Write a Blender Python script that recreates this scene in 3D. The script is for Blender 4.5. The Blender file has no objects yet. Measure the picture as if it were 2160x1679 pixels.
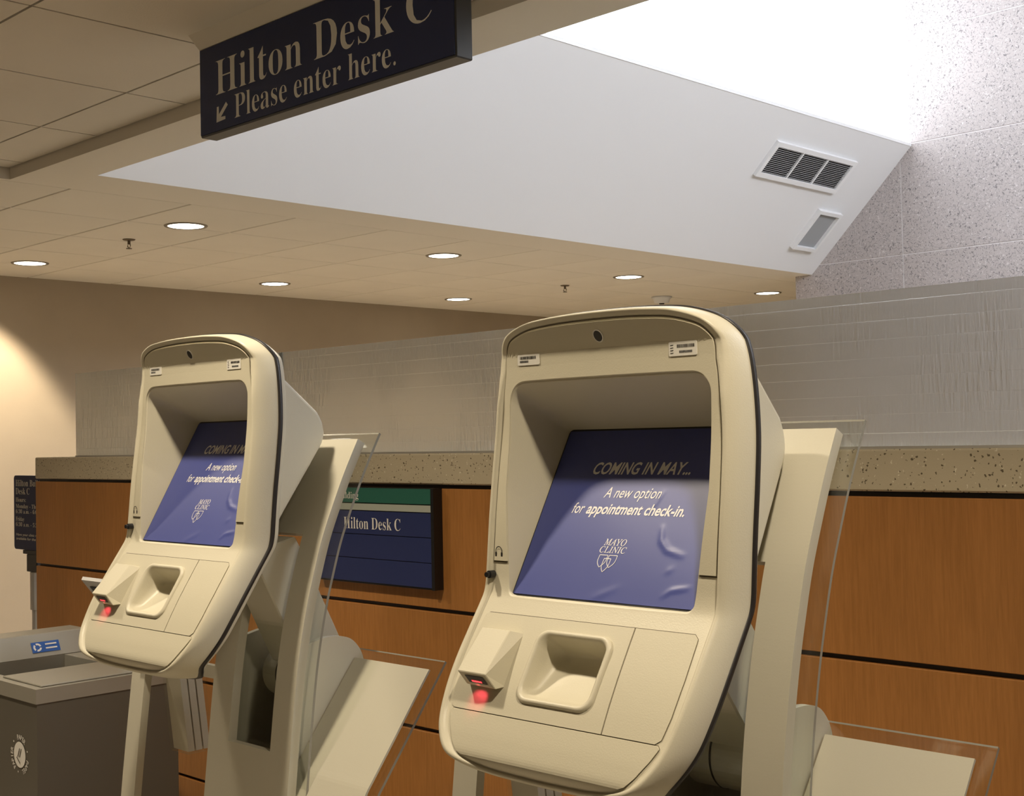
import bpy, bmesh, math, random
from mathutils import Matrix, Vector

# ------------------------------------------------------------------ camera, world, exposure
SC = bpy.context.scene
COL = SC.collection
IMG_W, IMG_H, FPX = 2160, 1679, 2757.5
YAW, PITCH, ROLL = math.radians(134.5126), math.radians(1.7708), math.radians(-1.1779)
CAM_POS = Vector((0.0, 0.0, 1.5))


def camera_axes():
    f = Vector((math.cos(PITCH) * math.cos(YAW), math.cos(PITCH) * math.sin(YAW), math.sin(PITCH)))
    r = f.cross(Vector((0, 0, 1))).normalized()
    u = r.cross(f)
    r2 = math.cos(ROLL) * r + math.sin(ROLL) * u
    u2 = -math.sin(ROLL) * r + math.cos(ROLL) * u
    return r2, u2, f


cr_, cu_, cf_ = camera_axes()
cam_data = bpy.data.cameras.new('camera')
cam_data.sensor_fit = 'HORIZONTAL'
cam_data.sensor_width = 36.0
cam_data.lens = FPX * 36.0 / IMG_W
cam_data.clip_start = 0.05
cam_data.clip_end = 100
cam = bpy.data.objects.new('camera', cam_data)
COL.objects.link(cam)
cam.matrix_world = Matrix(((cr_.x, cu_.x, -cf_.x, CAM_POS.x), (cr_.y, cu_.y, -cf_.y, CAM_POS.y),
                           (cr_.z, cu_.z, -cf_.z, CAM_POS.z), (0, 0, 0, 1)))
SC.camera = cam

world = bpy.data.worlds.new('world')
SC.world = world
world.use_nodes = True
world.node_tree.nodes['Background'].inputs[0].default_value = (1.0, 0.9, 0.75, 1)
world.node_tree.nodes['Background'].inputs[1].default_value = 0.05

SC.view_settings.view_transform = 'Standard'
SC.view_settings.look = 'None'
SC.view_settings.gamma = 1.0
SC.view_settings.use_curve_mapping = False
SC.view_settings.exposure = 0.28
SC.cycles.use_denoising = True
SC.cycles.sample_clamp_indirect = 4.0
SC.cycles.max_bounces = 5
SC.cycles.diffuse_bounces = 3
SC.cycles.adaptive_threshold = 0.025
SC.cycles.glossy_bounces = 3
SC.cycles.transmission_bounces = 6
SC.cycles.caustics_reflective = False
SC.cycles.caustics_refractive = False

WARM = (1.0, 0.85, 0.63)
COOL = (0.91, 0.945, 1.0)
COFFER_W = 100.0      # downlights above the visitors' side
OFFICE_W = 82.0      # downlights of the ceiling behind the desk
WASH_W = 150.0        # the wall washer by the left wall
WINDOW_FAR = 2.4     # clerestory pane in view
WINDOW_NEAR = 8.0    # clerestory pane on the other side of the lantern


# ------------------------------------------------------------------ materials
def new_mat(name):
    m = bpy.data.materials.new(name)
    m.use_nodes = True
    nt = m.node_tree
    return m, nt, nt.nodes['Principled BSDF']


def coords(nt, scale=(1, 1, 1)):
    tc = nt.nodes.new('ShaderNodeTexCoord')
    mp = nt.nodes.new('ShaderNodeMapping')
    mp.inputs['Scale'].default_value = scale
    nt.links.new(tc.outputs['Object'], mp.inputs['Vector'])
    return mp.outputs['Vector']


def noise(nt, vec, scale, detail=3, rough=0.5):
    n = nt.nodes.new('ShaderNodeTexNoise')
    n.inputs['Scale'].default_value = scale
    n.inputs['Detail'].default_value = detail
    n.inputs['Roughness'].default_value = rough
    nt.links.new(vec, n.inputs['Vector'])
    return n.outputs['Fac']


def ramp(nt, fac, stops, const=False):
    r = nt.nodes.new('ShaderNodeValToRGB')
    if const:
        r.color_ramp.interpolation = 'CONSTANT'
    els = r.color_ramp.elements
    while len(els) < len(stops):
        els.new(0.5)
    for e, (p, c) in zip(els, stops):
        e.position = p
        e.color = (c[0], c[1], c[2], 1)
    nt.links.new(fac, r.inputs['Fac'])
    return r.outputs['Color']


def mixc(nt, fac, a, b, blend='MIX'):
    n = nt.nodes.new('ShaderNodeMix')
    n.data_type = 'RGBA'
    n.blend_type = blend
    if isinstance(fac, float):
        n.inputs[0].default_value = fac
    else:
        nt.links.new(fac, n.inputs[0])
    for i, v in ((6, a), (7, b)):
        if isinstance(v, tuple):
            n.inputs[i].default_value = (v[0], v[1], v[2], 1)
        else:
            nt.links.new(v, n.inputs[i])
    return n.outputs[2]


def bump(nt, bsdf, height, strength, dist=0.01):
    b = nt.nodes.new('ShaderNodeBump')
    b.inputs['Strength'].default_value = strength
    b.inputs['Distance'].default_value = dist
    nt.links.new(height, b.inputs['Height'])
    nt.links.new(b.outputs['Normal'], bsdf.inputs['Normal'])


def plain(name, col, rough=0.5, metal=0.0, spec=0.5, grain=0.0, gscale=300, var=0.0, vscale=3.0):
    m, nt, p = new_mat(name)
    p.inputs['Roughness'].default_value = rough
    p.inputs['Metallic'].default_value = metal
    p.inputs['Specular IOR Level'].default_value = spec
    p.inputs['Base Color'].default_value = (*col, 1)
    v = None
    if var:
        v = coords(nt)
        f = noise(nt, v, vscale, 4)
        lo = tuple(c * (1 - var) for c in col)
        hi = tuple(min(1, c * (1 + var)) for c in col)
        nt.links.new(ramp(nt, f, [(0.3, lo), (0.7, hi)]), p.inputs['Base Color'])
    if grain:
        v = v or coords(nt)
        bump(nt, p, noise(nt, v, gscale, 2), grain, 0.002)
    return m


def emitter(name, col, strength):
    m, nt, p = new_mat(name)
    p.inputs['Base Color'].default_value = (*col, 1)
    p.inputs['Emission Color'].default_value = (*col, 1)
    p.inputs['Emission Strength'].default_value = strength
    return m


def speckled(name, base, dark, light, scale, dark_cut, light_cut, rough=0.55, base_var=0.08):
    m, nt, p = new_mat(name)
    p.inputs['Roughness'].default_value = rough
    v = coords(nt)
    big = noise(nt, v, 2.0, 4)
    base_c = ramp(nt, big, [(0.3, tuple(c * (1 - base_var) for c in base)), (0.7, tuple(c * (1 + base_var) for c in base))])
    # curled flecks: the distance field of stretched cells, broken up by noise
    warp = nt.nodes.new('ShaderNodeTexNoise')
    warp.inputs['Scale'].default_value = scale * 0.9
    nt.links.new(v, warp.inputs['Vector'])
    add = nt.nodes.new('ShaderNodeVectorMath')
    add.operation = 'MULTIPLY_ADD'
    nt.links.new(warp.outputs['Color'], add.inputs[0])
    add.inputs[1].default_value = (0.7 / scale,) * 3
    nt.links.new(v, add.inputs[2])
    vo = nt.nodes.new('ShaderNodeTexVoronoi')
    vo.inputs['Scale'].default_value = scale
    nt.links.new(add.outputs[0], vo.inputs['Vector'])
    n1 = noise(nt, v, scale * 1.9, 2)
    n2 = noise(nt, v, scale * 1.3, 2)
    d = nt.nodes.new('ShaderNodeMath')
    d.operation = 'SUBTRACT'
    nt.links.new(n1, d.inputs[0])
    nt.links.new(vo.outputs['Distance'], d.inputs[1])
    dm = ramp(nt, d.outputs[0], [(0.0, (0, 0, 0)), (dark_cut, (0, 0, 0)), (dark_cut + 0.03, (1, 1, 1))])
    lm = ramp(nt, n2, [(0.0, (0, 0, 0)), (light_cut, (0, 0, 0)), (light_cut + 0.03, (1, 1, 1))])
    c1 = mixc(nt, lm, base_c, light)
    c2 = mixc(nt, dm, c1, dark)
    nt.links.new(c2, p.inputs['Base Color'])
    bump(nt, p, n1, 0.15, 0.002)
    return m


def curl_stone():
    m, nt, p = new_mat('pink_grey_terrazzo')
    p.inputs['Roughness'].default_value = 0.5
    v = coords(nt)
    big = noise(nt, v, 1.6, 4)
    base = ramp(nt, big, [(0.3, (0.46, 0.415, 0.405)), (0.7, (0.51, 0.46, 0.45))])
    for sc, col, wid, msc, cut in ((38, (0.17, 0.155, 0.158), 0.026, 44, 0.50), (34, (0.66, 0.62, 0.61), 0.026, 38, 0.52), (47, (0.24, 0.22, 0.22), 0.028, 52, 0.50)):
        off = nt.nodes.new('ShaderNodeVectorMath')
        off.operation = 'ADD'
        off.inputs[1].default_value = (sc * 1.7, sc * 0.3, sc)
        nt.links.new(v, off.inputs[0])
        n = noise(nt, off.outputs[0], sc, 1, 0.4)
        curl = ramp(nt, n, [(0.0, (0, 0, 0)), (0.5 - wid, (0, 0, 0)), (0.5 - wid * 0.4, (1, 1, 1)), (0.5 + wid * 0.4, (1, 1, 1)), (0.5 + wid, (0, 0, 0))])
        mk = ramp(nt, noise(nt, off.outputs[0], msc * 1.31, 1), [(0.0, (0, 0, 0)), (cut, (0, 0, 0)), (cut + 0.02, (1, 1, 1))])
        both = mixc(nt, 1.0, curl, mk, 'MULTIPLY')
        base = mixc(nt, both, base, col)
    nt.links.new(base, p.inputs['Base Color'])
    return m


def wood_mat():
    m, nt, p = new_mat('anigre_veneer')
    p.inputs['Roughness'].default_value = 0.42
    v = coords(nt, (1, 1, 0.06))
    g = noise(nt, v, 190, 3, 0.6)
    v2 = coords(nt, (1.2, 1, 0.35))
    b = noise(nt, v2, 3.5, 3)
    c1 = ramp(nt, g, [(0.3, (0.37, 0.160, 0.042)), (0.7, (0.46, 0.205, 0.058))])
    c2 = ramp(nt, b, [(0.3, (0.86, 0.84, 0.8)), (0.7, (1.08, 1.06, 1.05))])
    nt.links.new(mixc(nt, 1.0, c1, c2, 'MULTIPLY'), p.inputs['Base Color'])
    return m


def etched_glass_mat():
    m, nt, p = new_mat('etched_ripple_glass')
    out = nt.nodes['Material Output']
    p.inputs['Base Color'].default_value = (0.93, 0.92, 0.87, 1)
    p.inputs['Roughness'].default_value = 0.28
    p.inputs['Transmission Weight'].default_value = 1.0
    p.inputs['IOR'].default_value = 1.25
    # fine upright ripples inside level bands
    v = coords(nt, (1, 1, 0.12))
    rip = noise(nt, v, 150, 2, 0.55)
    vs = coords(nt)
    patch = noise(nt, vs, 2.6, 3)
    pm = ramp(nt, patch, [(0.40, (0.2, 0.2, 0.2)), (0.58, (1.9, 1.9, 1.9))])
    sep = nt.nodes.new('ShaderNodeSeparateXYZ')
    nt.links.new(vs, sep.inputs[0])
    mul = nt.nodes.new('ShaderNodeMath')
    mul.operation = 'MULTIPLY'
    nt.links.new(sep.outputs['Z'], mul.inputs[0])
    mul.inputs[1].default_value = 1 / 0.0415
    fr = nt.nodes.new('ShaderNodeMath')
    fr.operation = 'FRACT'
    nt.links.new(mul.outputs[0], fr.inputs[0])
    line = ramp(nt, fr.outputs[0], [(0.0, (0.32, 0.32, 0.32)), (0.03, (0, 0, 0)), (1.0, (0, 0, 0))])
    h1 = nt.nodes.new('ShaderNodeMath')
    h1.operation = 'MULTIPLY'
    nt.links.new(rip, h1.inputs[0])
    nt.links.new(pm, h1.inputs[1])
    h2 = nt.nodes.new('ShaderNodeMath')
    h2.operation = 'ADD'
    nt.links.new(h1.outputs[0], h2.inputs[0])
    nt.links.new(line, h2.inputs[1])
    bump(nt, p, h2.outputs[0], 0.6, 0.004)
    df = nt.nodes.new('ShaderNodeBsdfDiffuse')
    tl = nt.nodes.new('ShaderNodeBsdfTranslucent')
    for n_ in (df, tl):
        n_.inputs[0].default_value = (0.84, 0.82, 0.74, 1)
        nt.links.new(p.inputs['Normal'].links[0].from_socket, n_.inputs['Normal'])
    m1 = nt.nodes.new('ShaderNodeMixShader')
    m1.inputs[0].default_value = 0.22
    nt.links.new(df.outputs[0], m1.inputs[1])
    nt.links.new(tl.outputs[0], m1.inputs[2])
    m2 = nt.nodes.new('ShaderNodeMixShader')
    m2.inputs[0].default_value = 0.30
    nt.links.new(p.outputs[0], m2.inputs[1])
    nt.links.new(m1.outputs[0], m2.inputs[2])
    nt.links.new(m2.outputs[0], out.inputs['Surface'])
    return m


def clear_mat(name, tint=(0.97, 0.98, 0.96)):
    m, nt, p = new_mat(name)
    out = nt.nodes['Material Output']
    tr = nt.nodes.new('ShaderNodeBsdfTransparent')
    tr.inputs[0].default_value = (*tint, 1)
    gl = nt.nodes.new('ShaderNodeBsdfGlossy')
    gl.inputs['Roughness'].default_value = 0.03
    lw = nt.nodes.new('ShaderNodeLayerWeight')
    lw.inputs['Blend'].default_value = 0.5
    pw = nt.nodes.new('ShaderNodeMath')
    pw.operation = 'POWER'
    pw.inputs[1].default_value = 5.0
    nt.links.new(lw.outputs['Facing'], pw.inputs[0])
    ml = nt.nodes.new('ShaderNodeMath')
    ml.operation = 'MULTIPLY_ADD'
    ml.inputs[1].default_value = 0.6
    ml.inputs[2].default_value = 0.045
    nt.links.new(pw.outputs[0], ml.inputs[0])
    mx = nt.nodes.new('ShaderNodeMixShader')
    nt.links.new(ml.outputs[0], mx.inputs[0])
    nt.links.new(tr.outputs[0], mx.inputs[1])
    nt.links.new(gl.outputs[0], mx.inputs[2])
    nt.links.new(mx.outputs[0], out.inputs['Surface'])
    return m


M = {}
M['plastic'] = plain('kiosk_plastic', (0.62, 0.58, 0.455), 0.42, grain=0.10, gscale=420)
M['plastic_panel'] = plain('kiosk_panel_plastic', (0.58, 0.54, 0.415), 0.5, grain=0.08, gscale=420)
M['stand'] = plain('stand_powder_coat', (0.58, 0.55, 0.45), 0.5, grain=0.05)
M['gasket'] = plain('black_rubber', (0.018, 0.015, 0.014), 0.45)
M['black'] = plain('black_plastic', (0.012, 0.012, 0.014), 0.35)
M['film'] = plain('blue_film', (0.060, 0.078, 0.29), 0.40, spec=0.45)
M['white_print'] = plain('white_print', (0.78, 0.78, 0.80), 0.5)
M['sticker'] = plain('sticker_paper', (0.70, 0.68, 0.62), 0.5)
M['acrylic'] = clear_mat('clear_acrylic')
M['ceiling'] = plain('ceiling_paint', (0.80, 0.745, 0.66), 0.9)
M['tile'] = plain('ceiling_tile_fibre', (0.80, 0.745, 0.66), 0.95, grain=0.25, gscale=160, var=0.03, vscale=1.5)
M['grid'] = plain('ceiling_grid_shadow_gap', (0.30, 0.27, 0.22), 0.8)
M['white'] = plain('white_paint', (0.80, 0.80, 0.81), 0.7)
M['vent'] = plain('vent_enamel', (0.84, 0.84, 0.85), 0.4)
M['dark'] = plain('dark_void', (0.02, 0.02, 0.022), 0.8)
M['mesh_grey'] = plain('vent_mesh_grey', (0.34, 0.35, 0.36), 0.6)
M['wallpaper'] = plain('brown_vinyl_wall', (0.42, 0.345, 0.255), 0.85, grain=0.15, gscale=200, var=0.03)
M['stone'] = curl_stone()
M['grout'] = plain('pale_grout', (0.80, 0.76, 0.75), 0.9)
M['granite'] = speckled('brown_terrazzo', (0.56, 0.49, 0.355), (0.13, 0.10, 0.06), (0.80, 0.75, 0.62), 95, 0.33, 0.68, 0.4)
M['wood'] = wood_mat()
M['glass'] = etched_glass_mat()
M['navy'] = plain('navy_sign_face', (0.014, 0.026, 0.105), 0.5)
M['navy_panel'] = plain('blue_sign_panel', (0.020, 0.032, 0.125), 0.45)
M['green_panel'] = plain('green_sign_panel', (0.022, 0.135, 0.100), 0.45)
M['stripe_panel'] = plain('pale_sign_strip', (0.42, 0.45, 0.40), 0.5)
M['sign_frame'] = plain('charcoal_sign_frame', (0.05, 0.052, 0.055), 0.45)
M['letter'] = plain('warm_white_lettering', (0.82, 0.80, 0.76), 0.6)
M['chrome'] = plain('brushed_chrome', (0.66, 0.64, 0.60), 0.35, metal=0.55)
M['steel'] = plain('bin_grey_metal', (0.135, 0.122, 0.098), 0.45, metal=0.2)
M['steel_top'] = plain('bin_lid_metal', (0.36, 0.34, 0.29), 0.4, metal=0.3)
M['blue_sticker'] = plain('blue_sticker', (0.02, 0.10, 0.42), 0.4)
M['floor'] = plain('pale_stone_floor', (0.50, 0.45, 0.37), 0.7, var=0.08, vscale=8)
M['bronze'] = plain('sprinkler_bronze', (0.16, 0.12, 0.08), 0.4, metal=0.7)
M['lens'] = emitter('downlight_lens', (1.0, 0.93, 0.78), 9.0)
M['trim'] = plain('downlight_trim', (0.20, 0.17, 0.13), 0.4)
M['window_far'] = emitter('daylit_pane', COOL, WINDOW_FAR)
M['window_near'] = emitter('daylit_pane_opposite', COOL, WINDOW_NEAR)
M['lamp'] = emitter('lamp_globe', (1.0, 0.98, 0.95), 6.0)
M['seam'] = plain('panel_seam', (0.10, 0.08, 0.05), 0.7)
M['acrylic_edge'] = plain('acrylic_cut_edge', (0.30, 0.29, 0.25), 0.15)
M['paper'] = plain('paper', (0.60, 0.55, 0.45), 0.8)
M['red'] = emitter('scanner_red_light', (1.0, 0.05, 0.06), 1.5)


# ------------------------------------------------------------------ mesh helpers
def tag(o, label=None, cat=None, group=None, kind=None):
    if label:
        o['label'] = label
    if cat:
        o['category'] = cat
    if group:
        o['group'] = group
    if kind:
        o['kind'] = kind
    return o


def obj(name, verts, faces, mat, parent=None, smooth=False, loc=None):
    me = bpy.data.meshes.new(name)
    me.from_pydata([tuple(v) for v in verts], [], faces)
    me.update()
    return obj_mesh(name, me, mat, parent, smooth, loc)


def obj_mesh(name, me, mat, parent=None, smooth=False, loc=None):
    if mat is not None:
        me.materials.clear()
        me.materials.append(mat)
    if smooth:
        for p in me.polygons:
            p.use_smooth = True
    o = bpy.data.objects.new(name, me)
    COL.objects.link(o)
    if parent is not None:
        o.parent = parent
    if loc is not None:
        o.location = loc
    return o


def fix_normals(me):
    bm = bmesh.new()
    bm.from_mesh(me)
    bmesh.ops.recalc_face_normals(bm, faces=bm.faces)
    bm.to_mesh(me)
    bm.free()


def empty(name, loc=(0, 0, 0), rz=0.0):
    o = bpy.data.objects.new(name, None)
    o.empty_display_size = 0.1
    COL.objects.link(o)
    o.location = loc
    o.rotation_euler = (0, 0, rz)
    return o


def box_vf(x0, x1, y0, y1, z0, z1):
    v = [(x, y, z) for z in (z0, z1) for y in (y0, y1) for x in (x0, x1)]
    f = [(0, 2, 3, 1), (4, 5, 7, 6), (0, 1, 5, 4), (2, 6, 7, 3), (0, 4, 6, 2), (1, 3, 7, 5)]
    return v, f


class MB:
    """collects pieces of ONE part"""
    def __init__(self):
        self.v, self.f = [], []

    def add(self, v, f):
        n = len(self.v)
        self.v += [tuple(p) for p in v]
        self.f += [tuple(i + n for i in q) for q in f]
        return self

    def box(self, *b):
        return self.add(*box_vf(*b))

    def build(self, name, mat, parent=None, smooth=False, bevel=0.0, seg=2, loc=None):
        me = bpy.data.meshes.new(name)
        me.from_pydata(self.v, [], self.f)
        bm = bmesh.new()
        bm.from_mesh(me)
        bmesh.ops.recalc_face_normals(bm, faces=bm.faces)
        if bevel:
            bmesh.ops.bevel(bm, geom=list(bm.edges), offset=bevel, segments=seg, affect='EDGES', profile=0.5)
        bm.to_mesh(me)
        bm.free()
        o = obj_mesh(name, me, mat, parent, smooth, loc)
        return o


def bx(name, b, mat, parent=None, bevel=0.0, seg=2):
    return MB().box(*b).build(name, mat, parent, bevel=bevel, seg=seg)


def lathe(profile, n=32, axis='z', center=(0, 0, 0)):
    v, f = [], []
    k = len(profile)
    for i in range(n):
        a = 2 * math.pi * i / n
        for r, h in profile:
            p = (r * math.cos(a), r * math.sin(a), h)
            if axis == 'x':
                p = (p[2], p[0], p[1])
            elif axis == 'y':
                p = (p[0], p[2], p[1])
            v.append((p[0] + center[0], p[1] + center[1], p[2] + center[2]))
    for i in range(n):
        j = (i + 1) % n
        for q in range(k - 1):
            f.append((i * k + q, j * k + q, j * k + q + 1, i * k + q + 1))
    f.append(tuple(i * k for i in range(n))[::-1])
    f.append(tuple(i * k + k - 1 for i in range(n)))
    return v, f


def tube(points, r, n=8, closed=False):
    pts = [Vector(p) for p in points]
    v, f = [], []
    m = len(pts)
    for i, p in enumerate(pts):
        a = pts[(i - 1) % m] if (closed or i > 0) else p
        b = pts[(i + 1) % m] if (closed or i < m - 1) else p
        t = (b - a).normalized()
        ref = Vector((0, 0, 1)) if abs(t.z) < 0.9 else Vector((1, 0, 0))
        u = t.cross(ref).normalized()
        w = t.cross(u)
        for k in range(n):
            an = 2 * math.pi * k / n
            v.append(p + u * (r * math.cos(an)) + w * (r * math.sin(an)))
    for i in range(m if closed else m - 1):
        j = (i + 1) % m
        for k in range(n):
            l = (k + 1) % n
            f.append((i * n + k, i * n + l, j * n + l, j * n + k))
    if not closed:
        f.append(tuple(range(n))[::-1])
        f.append(tuple((m - 1) * n + k for k in range(n)))
    return v, f


def rings_faces(nr, n, closed=True):
    f = []
    for r in range(nr - 1):
        for i in range(n if closed else n - 1):
            j = (i + 1) % n
            f.append((r * n + i, r * n + j, (r + 1) * n + j, (r + 1) * n + i))
    return f


def catmull(pts, per=10):
    out = []
    n = len(pts)
    for i in range(n - 1):
        p0 = pts[max(i - 1, 0)]
        p1, p2 = pts[i], pts[i + 1]
        p3 = pts[min(i + 2, n - 1)]
        for k in range(per):
            t = k / per
            out.append(tuple(0.5 * ((2 * b) + (-a + c) * t + (2 * a - 5 * b + 4 * c - d) * t * t + (-a + 3 * b - 3 * c + d) * t ** 3)
                             for a, b, c, d in zip(p0, p1, p2, p3)))
    out.append(tuple(pts[-1]))
    return out


def resample(pts, n):
    L = [0.0]
    for a, b in zip(pts, pts[1:]):
        L.append(L[-1] + math.dist(a, b))
    out = []
    j = 0
    for i in range(n):
        s = L[-1] * i / (n - 1)
        while j < len(L) - 2 and L[j + 1] < s:
            j += 1
        t = 0 if L[j + 1] == L[j] else (s - L[j]) / (L[j + 1] - L[j])
        out.append(tuple(a + (b - a) * t for a, b in zip(pts[j], pts[j + 1])))
    return out


def interp(tbl, x):
    if x <= tbl[0][0]:
        return tbl[0][1]
    for (a, b), (c, d) in zip(tbl, tbl[1:]):
        if x <= c:
            return b + (d - b) * (x - a) / (c - a)
    return tbl[-1][1]


# ------------------------------------------------------------------ lettering
def serif(s, italic=False):
    o = ''
    for c in s:
        if italic:
            o += chr(0x1D434 + ord(c) - 65) if 'A' <= c <= 'Z' else c
        elif 'A' <= c <= 'Z':
            o += chr(0x1D400 + ord(c) - 65)
        elif 'a' <= c <= 'z':
            o += chr(0x1D41A + ord(c) - 97)
        elif '0' <= c <= '9':
            o += chr(0x1D7CE + ord(c) - 48)
        else:
            o += c
    return o


def islands(V, F):
    """split a lettering mesh into its letters: connected pieces, joined where one stands over another"""
    par = list(range(len(V)))

    def find(a):
        while par[a] != a:
            par[a] = par[par[a]]
            a = par[a]
        return a
    for f in F:
        for a in f[1:]:
            par[find(a)] = find(f[0])
    comp = {}
    for i in range(len(V)):
        comp.setdefault(find(i), []).append(i)
    rng = sorted([(min(V[i][0] for i in c), max(V[i][0] for i in c), c) for c in comp.values() if len(c) > 2], key=lambda q: q[0])
    out = []
    for a, b, c in rng:
        if out and a < out[-1][1] - 0.6 * (b - a):
            out[-1] = (out[-1][0], max(b, out[-1][1]), out[-1][2] + c)
        else:
            out.append((a, b, c))
    res = []
    for a, b, c in out:
        st_ = set(c)
        mp = {v: k for k, v in enumerate(c)}
        res.append((c, [tuple(mp[i] for i in f) for f in F if f[0] in st_]))
    return res


_glyphs = {}


def text_raw(body, offset=0.0):
    key = (body, offset)
    if key not in _glyphs:
        c = bpy.data.curves.new('lettering', 'FONT')
        c.body = body
        c.size = 1.0
        c.offset = offset
        c.resolution_u = 3
        o = bpy.data.objects.new('lettering', c)
        COL.objects.link(o)
        dg = bpy.context.evaluated_depsgraph_get()
        me = bpy.data.meshes.new_from_object(o.evaluated_get(dg))
        v = [(p.co.x, p.co.y) for p in me.vertices]
        f = [tuple(p.vertices) for p in me.polygons]
        bpy.data.objects.remove(o)
        bpy.data.curves.remove(c)
        bpy.data.meshes.remove(me)
        _glyphs[key] = (v, f)
    return _glyphs[key]


def lettering(body, mp, u, v, cap, mat, parent, width=None, right=None, offset=0.0, shear=0.0, capref='H', name='lettering', center=False, split=False):
    """flat lettering laid on a surface: mp(u, v) gives the point in space"""
    V, F = text_raw(body, offset)
    H, _ = text_raw(capref, offset)
    ch = max(q[1] for q in H)
    s = cap / ch
    xs = [q[0] for q in V]
    x0, x1 = min(xs), max(xs)
    sx = s if width is None else width / (x1 - x0)
    if right is not None:
        u = right - (x1 - x0) * sx
    if center:
        u = u - (x1 - x0) * sx / 2
    pts = [mp(u + (a - x0) * sx + shear * b * s, v + b * s) for a, b in V]
    if split:
        for c, f in islands(V, F):
            obj('letter', [pts[i] for i in c], f, mat, parent)
        return None
    return obj(name, pts, F, mat, parent)


# ------------------------------------------------------------------ the setting
ZC, ZU = 2.65, 2.70          # office ceiling, raised ceiling over the visitors
YS = 8.34                    # stone wall face
XW = -8.47                   # brown wall face

fl = bx('floor', (XW - 0.2, 3.2, -3.2, 10.6, -0.1, 0.0), M['floor'])
tag(fl, 'pale stone floor of the waiting hall', 'floor', kind='structure')
w = bx('wall_left', (XW - 0.15, XW, -3.2, 10.6, 0, 2.75), M['wallpaper'])
tag(w, 'brown vinyl covered wall at the far left of the office', 'wall', kind='structure')
w = bx('wall_back', (XW - 0.15, 3.2, 10.4, 10.6, 0, 2.75), M['wallpaper'])
tag(w, 'brown wall at the back of the office behind the stone wall', 'wall', kind='structure')
w = bx('wall_right', (3.0, 3.2, -3.2, 10.6, 0, 2.8), M['wallpaper'])
tag(w, 'brown wall on the right side of the hall', 'wall', kind='structure')
w = bx('wall_front', (XW - 0.15, 3.2, -3.2, -3.0, 0, 2.8), M['wallpaper'])
tag(w, 'brown wall on the visitors side of the hall', 'wall', kind='structure')

# office ceiling: plain border round the lantern, tiles beyond it
XT, TS = -5.44, 0.6117
c = MB()
c.box(XT, -5.10, 2.47, 10.4, ZC, 2.76)
c.box(XT, -5.41, -3.0, 2.47, ZC, 2.76)
c.box(-5.10, 3.0, 2.47, 2.71, ZC, 2.76)
c.box(-5.10, -5.02, 8.6, 10.4, ZC, 2.76)
c.box(-5.02, 3.0, 8.6, 10.4, ZC, 2.76)
c.box(2.40, 3.0, 2.71, 8.6, ZC, 2.76)
ceil = c.build('ceiling', M['ceiling'])
tag(ceil, 'beige office ceiling with plain border and square tiles beyond the desk', 'ceiling', kind='structure')
bx('tile_backing', (XW, XT, -3.0, 10.4, ZC + 0.013, 2.76), M['grid'], ceil)
g = 0.0045
tile_me = bpy.data.meshes.new('ceiling_tile')
tv, tf = box_vf(-TS / 2 + g, TS / 2 - g, -TS / 2 + g, TS / 2 - g, 0, 0.012)
bmx = bmesh.new()
tile_me.from_pydata(tv, [], tf)
bmx.from_mesh(tile_me)
bmesh.ops.bevel(bmx, geom=[e for e in bmx.edges if all(v.co.z < 0.001 for v in e.verts)], offset=0.003, segments=1, affect='EDGES')
bmx.to_mesh(tile_me)
bmx.free()
tile_me.materials.append(M['tile'])
for r in range(-9, 13):
    for k in range(5):
        o = bpy.data.objects.new('ceiling_tile', tile_me)
        COL.objects.link(o)
        o.parent = ceil
        o.location = (XT - TS * (k + 0.5), 2.761 + TS * (r - 0.5), ZC)

# raised ceiling above the visitors
c2 = MB()
c2.box(XT + 0.03, 3.0, -3.0, 2.47, ZU + 0.013, 2.80)
ceil2 = c2.build('ceiling', M['grid'])
tag(ceil2, 'raised tiled ceiling above the kiosks and the hanging sign', 'ceiling', kind='structure')
bx('ceiling_field', (-1.48, 3.0, -3.0, 2.47, ZU, ZU + 0.012), M['ceiling'], ceil2)
bx('ceiling_field', (-5.41, -1.48, -3.0, 0.33, ZU, ZU + 0.012), M['ceiling'], ceil2)
CS = 0.632
xs_ = [-5.41] + [-3.378 - CS * k for k in range(3, -4, -1)]
ys_ = [0.33] + [2.238 - CS * k for k in (2, 1, 0)] + [2.47]
for a, b in zip(xs_, xs_[1:]):
    for c0, d in zip(ys_, ys_[1:]):
        if b - a > 0.02 and d - c0 > 0.02:
            bx('ceiling_tile', (a + g, b - g, c0 + g, d - g, ZU, ZU + 0.012), M['tile'], ceil2)

# lantern above the office: sloped white faces, clerestory panes, roof
def slab(name, pts, th, y0, y1, mat, parent=None):
    (xa, za), (xb, zb) = pts
    n = Vector((-(zb - za), 0, xb - xa)).normalized() * th
    if n.z < 0:
        n = -n
    v = []
    for y in (y0, y1):
        v += [(xa, y, za), (xb, y, zb), (xb + n.x, y, zb + n.z), (xa + n.x, y, za + n.z)]
    f = [(0, 1, 2, 3), (7, 6, 5, 4), (0, 4, 5, 1), (1, 5, 6, 2), (2, 6, 7, 3), (3, 7, 4, 0)]
    mb = MB().add(v, f)
    return mb.build(name, mat, parent)


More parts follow.
